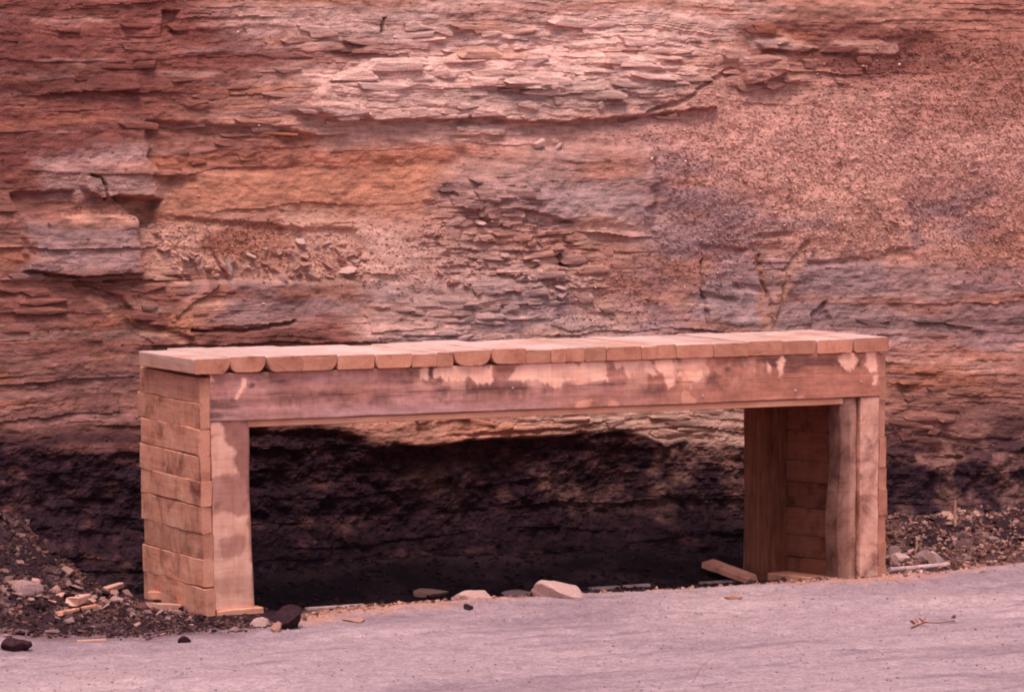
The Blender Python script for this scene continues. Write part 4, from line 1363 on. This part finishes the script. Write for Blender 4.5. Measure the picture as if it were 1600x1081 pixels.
# boards, splinters and poles
def board(name, p, q, w, th, mat, label, cat='board', group=None, seed=1, roll=0.0, taper=0.0):
    """a sawn piece from point p to point q (world)"""
    p, q = Vector(p), Vector(q)
    d = q - p
    r = np.random.default_rng(seed)
    L_ = d.length
    bm = bmesh.new()
    n = 8
    rings = []
    for k_ in range(n + 1):
        t = k_ / n
        ww = w * (1 - taper * t) * (1 + r.normal(0, 0.03))
        hh = th * (1 - taper * 0.6 * t) * (1 + r.normal(0, 0.03))
        b_ = 0.12 * min(w, th)
        ring = []
        for sy, sz in ((-1, -1), (1, -1), (1, 1), (-1, 1)):
            for dy, dz in (((0, b_), (b_, 0)) if sy * sz > 0 else ((b_, 0), (0, b_))):
                ring.append(bm.verts.new((L_ * t + (r.normal(0, w * 0.12) if k_ in (0, n) else 0), sy * (ww / 2 - dy), sz * (hh / 2 - dz))))
        rings.append(ring)
    for a_, b_ in zip(rings[:-1], rings[1:]):
        for k_ in range(8):
            bm.faces.new((a_[k_], a_[(k_ + 1) % 8], b_[(k_ + 1) % 8], b_[k_]))
    bm.faces.new(rings[0])
    bm.faces.new(rings[-1])
    bmesh.ops.recalc_face_normals(bm, faces=bm.faces)
    me = bpy.data.meshes.new(name)
    bm.to_mesh(me)
    bm.free()
    at = me.attributes.new('tint', 'FLOAT_COLOR', 'POINT')
    at.data.foreach_set('color', np.ones(len(me.vertices) * 4, np.float32))
    o = link(name, me, mat)
    x = d.normalized()
    side = Vector((0, 0, 1)).cross(x).normalized()
    up = x.cross(side)
    R = Matrix((x, side, up)).transposed().to_4x4() @ Matrix.Rotation(roll, 4, 'X')
    R.translation = p
    o.matrix_world = R
    return tag(o, label, cat, group)

def gp(px, py, dz=0.0):
    p = place_px(px, py)
    return (p.x, p.y, p.z + dz)

# plank propped against the back right post
pu, pv = 4.56, 0.60
qa, qb = on_front(1106, 880, 0.98), on_front(1176, 903, 0.70)
a_, b_ = uv2w(qa[0], 0.98), uv2w(qb[0], 0.70)
board('plank', (*a_, qa[1]), (*b_, qb[1] - 0.01), 0.125, 0.045, M_WALLW, 'short sawn plank lying tilted at the foot of the right rear post', 'plank', seed=31, roll=0.12)
board('wood_splinter', gp(112, 948, 0.03), gp(196, 926, 0.06), 0.075, 0.05, M_DECKW, 'split slab of fresh wood lying on the left spoil bank', 'wood scrap', seed=32, taper=0.5)
board('wood_splinter', gp(92, 962, 0.015), gp(150, 948, 0.02), 0.05, 0.025, M_WALLW, 'thin greyed splinter below the fresh split slab', 'wood scrap', seed=33, taper=0.5)
board('wood_block', gp(232, 944, 0.06), gp(272, 946, 0.06), 0.09, 0.055, M_WALLW, 'grey offcut block leaning at the left wall foot, upper of two', 'wood block', seed=34)
board('wood_block', gp(236, 952, 0.022), gp(274, 953, 0.02), 0.10, 0.04, M_DECKW, 'tan offcut block under the grey one at the left wall foot', 'wood block', seed=35)
board('wood_splinter', gp(120, 1003, 0.006), gp(165, 1001, 0.006), 0.02, 0.012, M_DECKW, 'thin tan splinter on the road at left', 'wood scrap', seed=36)
board('lath', gp(480, 953, 0.004), gp(568, 947, 0.004), 0.035, 0.025, M_PIPE, 'pale strip half buried at the threshold near the left post', 'wood strip', seed=37)
board('lath', gp(922, 921, 0.004), gp(1014, 915, 0.004), 0.035, 0.022, M_PIPE, 'pale strip half buried right of the large rock', 'wood strip', seed=38)
board('lath', gp(1092, 912, 0.004), gp(1168, 908, 0.004), 0.03, 0.02, M_PIPE, 'pale strip half buried beside the right opening post', 'wood strip', seed=39)

def tube(name, pts, rad, mat, parent=None, sides=7, end_rad=None):
    bm = bmesh.new()
    rings = []
    n = len(pts)
    for k_, p in enumerate(pts):
        p = Vector(p)
        t = (Vector(pts[min(k_ + 1, n - 1)]) - Vector(pts[max(k_ - 1, 0)])).normalized()
        a = t.cross(Vector((0, 0, 1)) if abs(t.z) < 0.9 else Vector((1, 0, 0))).normalized()
        b = t.cross(a)
        rr = rad + ((end_rad if end_rad is not None else rad) - rad) * k_ / (n - 1)
        rings.append([bm.verts.new(p + (a * math.cos(q * 6.2832 / sides) + b * math.sin(q * 6.2832 / sides)) * rr) for q in range(sides)])
    for a, b in zip(rings[:-1], rings[1:]):
        for k_ in range(sides):
            bm.faces.new((a[k_], a[(k_ + 1) % sides], b[(k_ + 1) % sides], b[k_]))
    bm.faces.new(rings[0])
    bm.faces.new(rings[-1])
    bmesh.ops.recalc_face_normals(bm, faces=bm.faces)
    me = bpy.data.meshes.new(name)
    bm.to_mesh(me)
    bm.free()
    return link(name, me, mat, parent)

def line3(a, b, n=6, jig=0.0, seed=0):
    r = np.random.default_rng(seed)
    a, b = np.array(a), np.array(b)
    return [tuple(a + (b - a) * t + r.normal(0, jig, 3)) for t in np.linspace(0, 1, n)]

tag(tube('pole', line3(gp(1388, 895, 0.02), gp(1482, 886, 0.02), 6, 0.003, 3), 0.018, M_PIPE, sides=9), 'slim whitish pole lying on the ground right of the portal', 'pole')
pa, pb = gp(1492, 850, -0.05), None
pb = (pa[0], pa[1], pa[2] + 0.05 + 0.17)
tag(tube('stake', line3(pa, pb, 5, 0.003, 4), 0.014, M_BUFF, end_rad=0.009), 'thin upright stake standing in the rubble at right', 'stake')
pa = gp(1430, 866, -0.03)
tag(tube('stake', line3(pa, (pa[0] + 0.01, pa[1], pa[2] + 0.12), 5, 0.003, 5), 0.010, M_BUFF, end_rad=0.008), 'short stub of a stake beside the white angular stone', 'stake')

# fallen twig with two dry leaves
tw = empty('twig', gp(1424, 981))
tag(tw, 'dry brown twig with withered leaves lying on the road at right', 'twig')
o_ = Vector(tw.location)
ends = [Vector(gp(1424, 982, 0.008)) - o_, Vector(gp(1445, 977, 0.02)) - o_, Vector(gp(1468, 976, 0.012)) - o_, Vector(gp(1492, 972, 0.01)) - o_]
tube('stem', ends, 0.005, M_STICK, tw, 6, 0.003)
def leaf(loc, rx, rz, s):
    bm = bmesh.new()
    pts = [(0, 0, 0), (0.25, 0.22, 0.05), (0.6, 0.25, 0.12), (1, 0, 0.05), (0.6, -0.25, 0.14), (0.25, -0.22, 0.06)]
    vs = [bm.verts.new(Vector(p) * s) for p in pts]
    m1, m2 = bm.verts.new(Vector((0.3, 0, -0.02)) * s), bm.verts.new(Vector((0.65, 0, 0.0)) * s)
    for f in ((0, 1, 6), (1, 2, 7, 6), (2, 3, 7), (3, 4, 7), (4, 5, 6, 7), (5, 0, 6)):
        al = vs + [m1, m2]
        bm.faces.new([al[k_] for k_ in f])
    me = bpy.data.meshes.new('leaf')
    bm.to_mesh(me)
    bm.free()
    o = link('leaf', me, M_STICK, tw)
    o.location, o.rotation_euler = loc, (rx, -0.5, rz)
for k_, (t, rx, rz, s) in enumerate([(0.15, .3, 2.0, .06), (0.25, -.4, 1.0, .07), (0.3, .6, 2.6, .055), (0.9, .2, .4, .05), (0.95, -.5, -1.2, .04), (0.1, .8, 3.3, .05)]):
    leaf(ends[0].lerp(ends[-1], t) + Vector((0, 0, 0.015)), rx, rz, s)

pa = np.array(gp(1082, 1066, -0.01))
tag(tube('grass_stem', [tuple(pa), tuple(pa + np.array([0.02, 0, 0.05])), tuple(pa + np.array([0.05, 0, 0.10])), tuple(pa + np.array([0.10, 0.01, 0.14]))], 0.0022, M_STICK, sides=5, end_rad=0.001),
    'single thin dry grass stem standing on the road', 'grass stem')

# stones perched on the cliff
for px_, py_, wp, hp, rot_, mat, lab in [
    (838, 224, 34, 15, -0.45, M_PALE, 'pale oblong stone perched above the deck middle, larger of two'),
    (872, 229, 24, 9, -0.7, M_PALE, 'slim pale stone perched right of the larger oblong stone'),
    (1207, 116, 9, 9, 0.2, M_PALE, 'white pebble lodged under the rock at upper right of the cliff'),
    (1195, 127, 9, 8, 0.2, M_PALE, 'off-white pebble just below the lodged white pebble at upper right'),
    (708, 349, 34, 12, -0.3, M_PALE, 'pale tilted shale slab under the dark cavity in the cliff'),
    (462, 352, 26, 10, 0.3, M_SHALE, 'pale flat stone at the upper right rim of the rubble pocket')]:
    i, j = cliff_at(px_, py_)
    me = lumpy('stone', 970 + int(px_) % 23, 12, 0.8)
    me.materials.append(mat)
    o = link('stone', me)
    o.location = cliff_point(i, j, hp / 250 * 0.3)
    o.scale = (wp / 228 / 2, hp / 250 * 0.6, hp / 250 * 0.6)
    o.rotation_euler = (0, rot_, TH)
    tag(o, lab, 'stone')
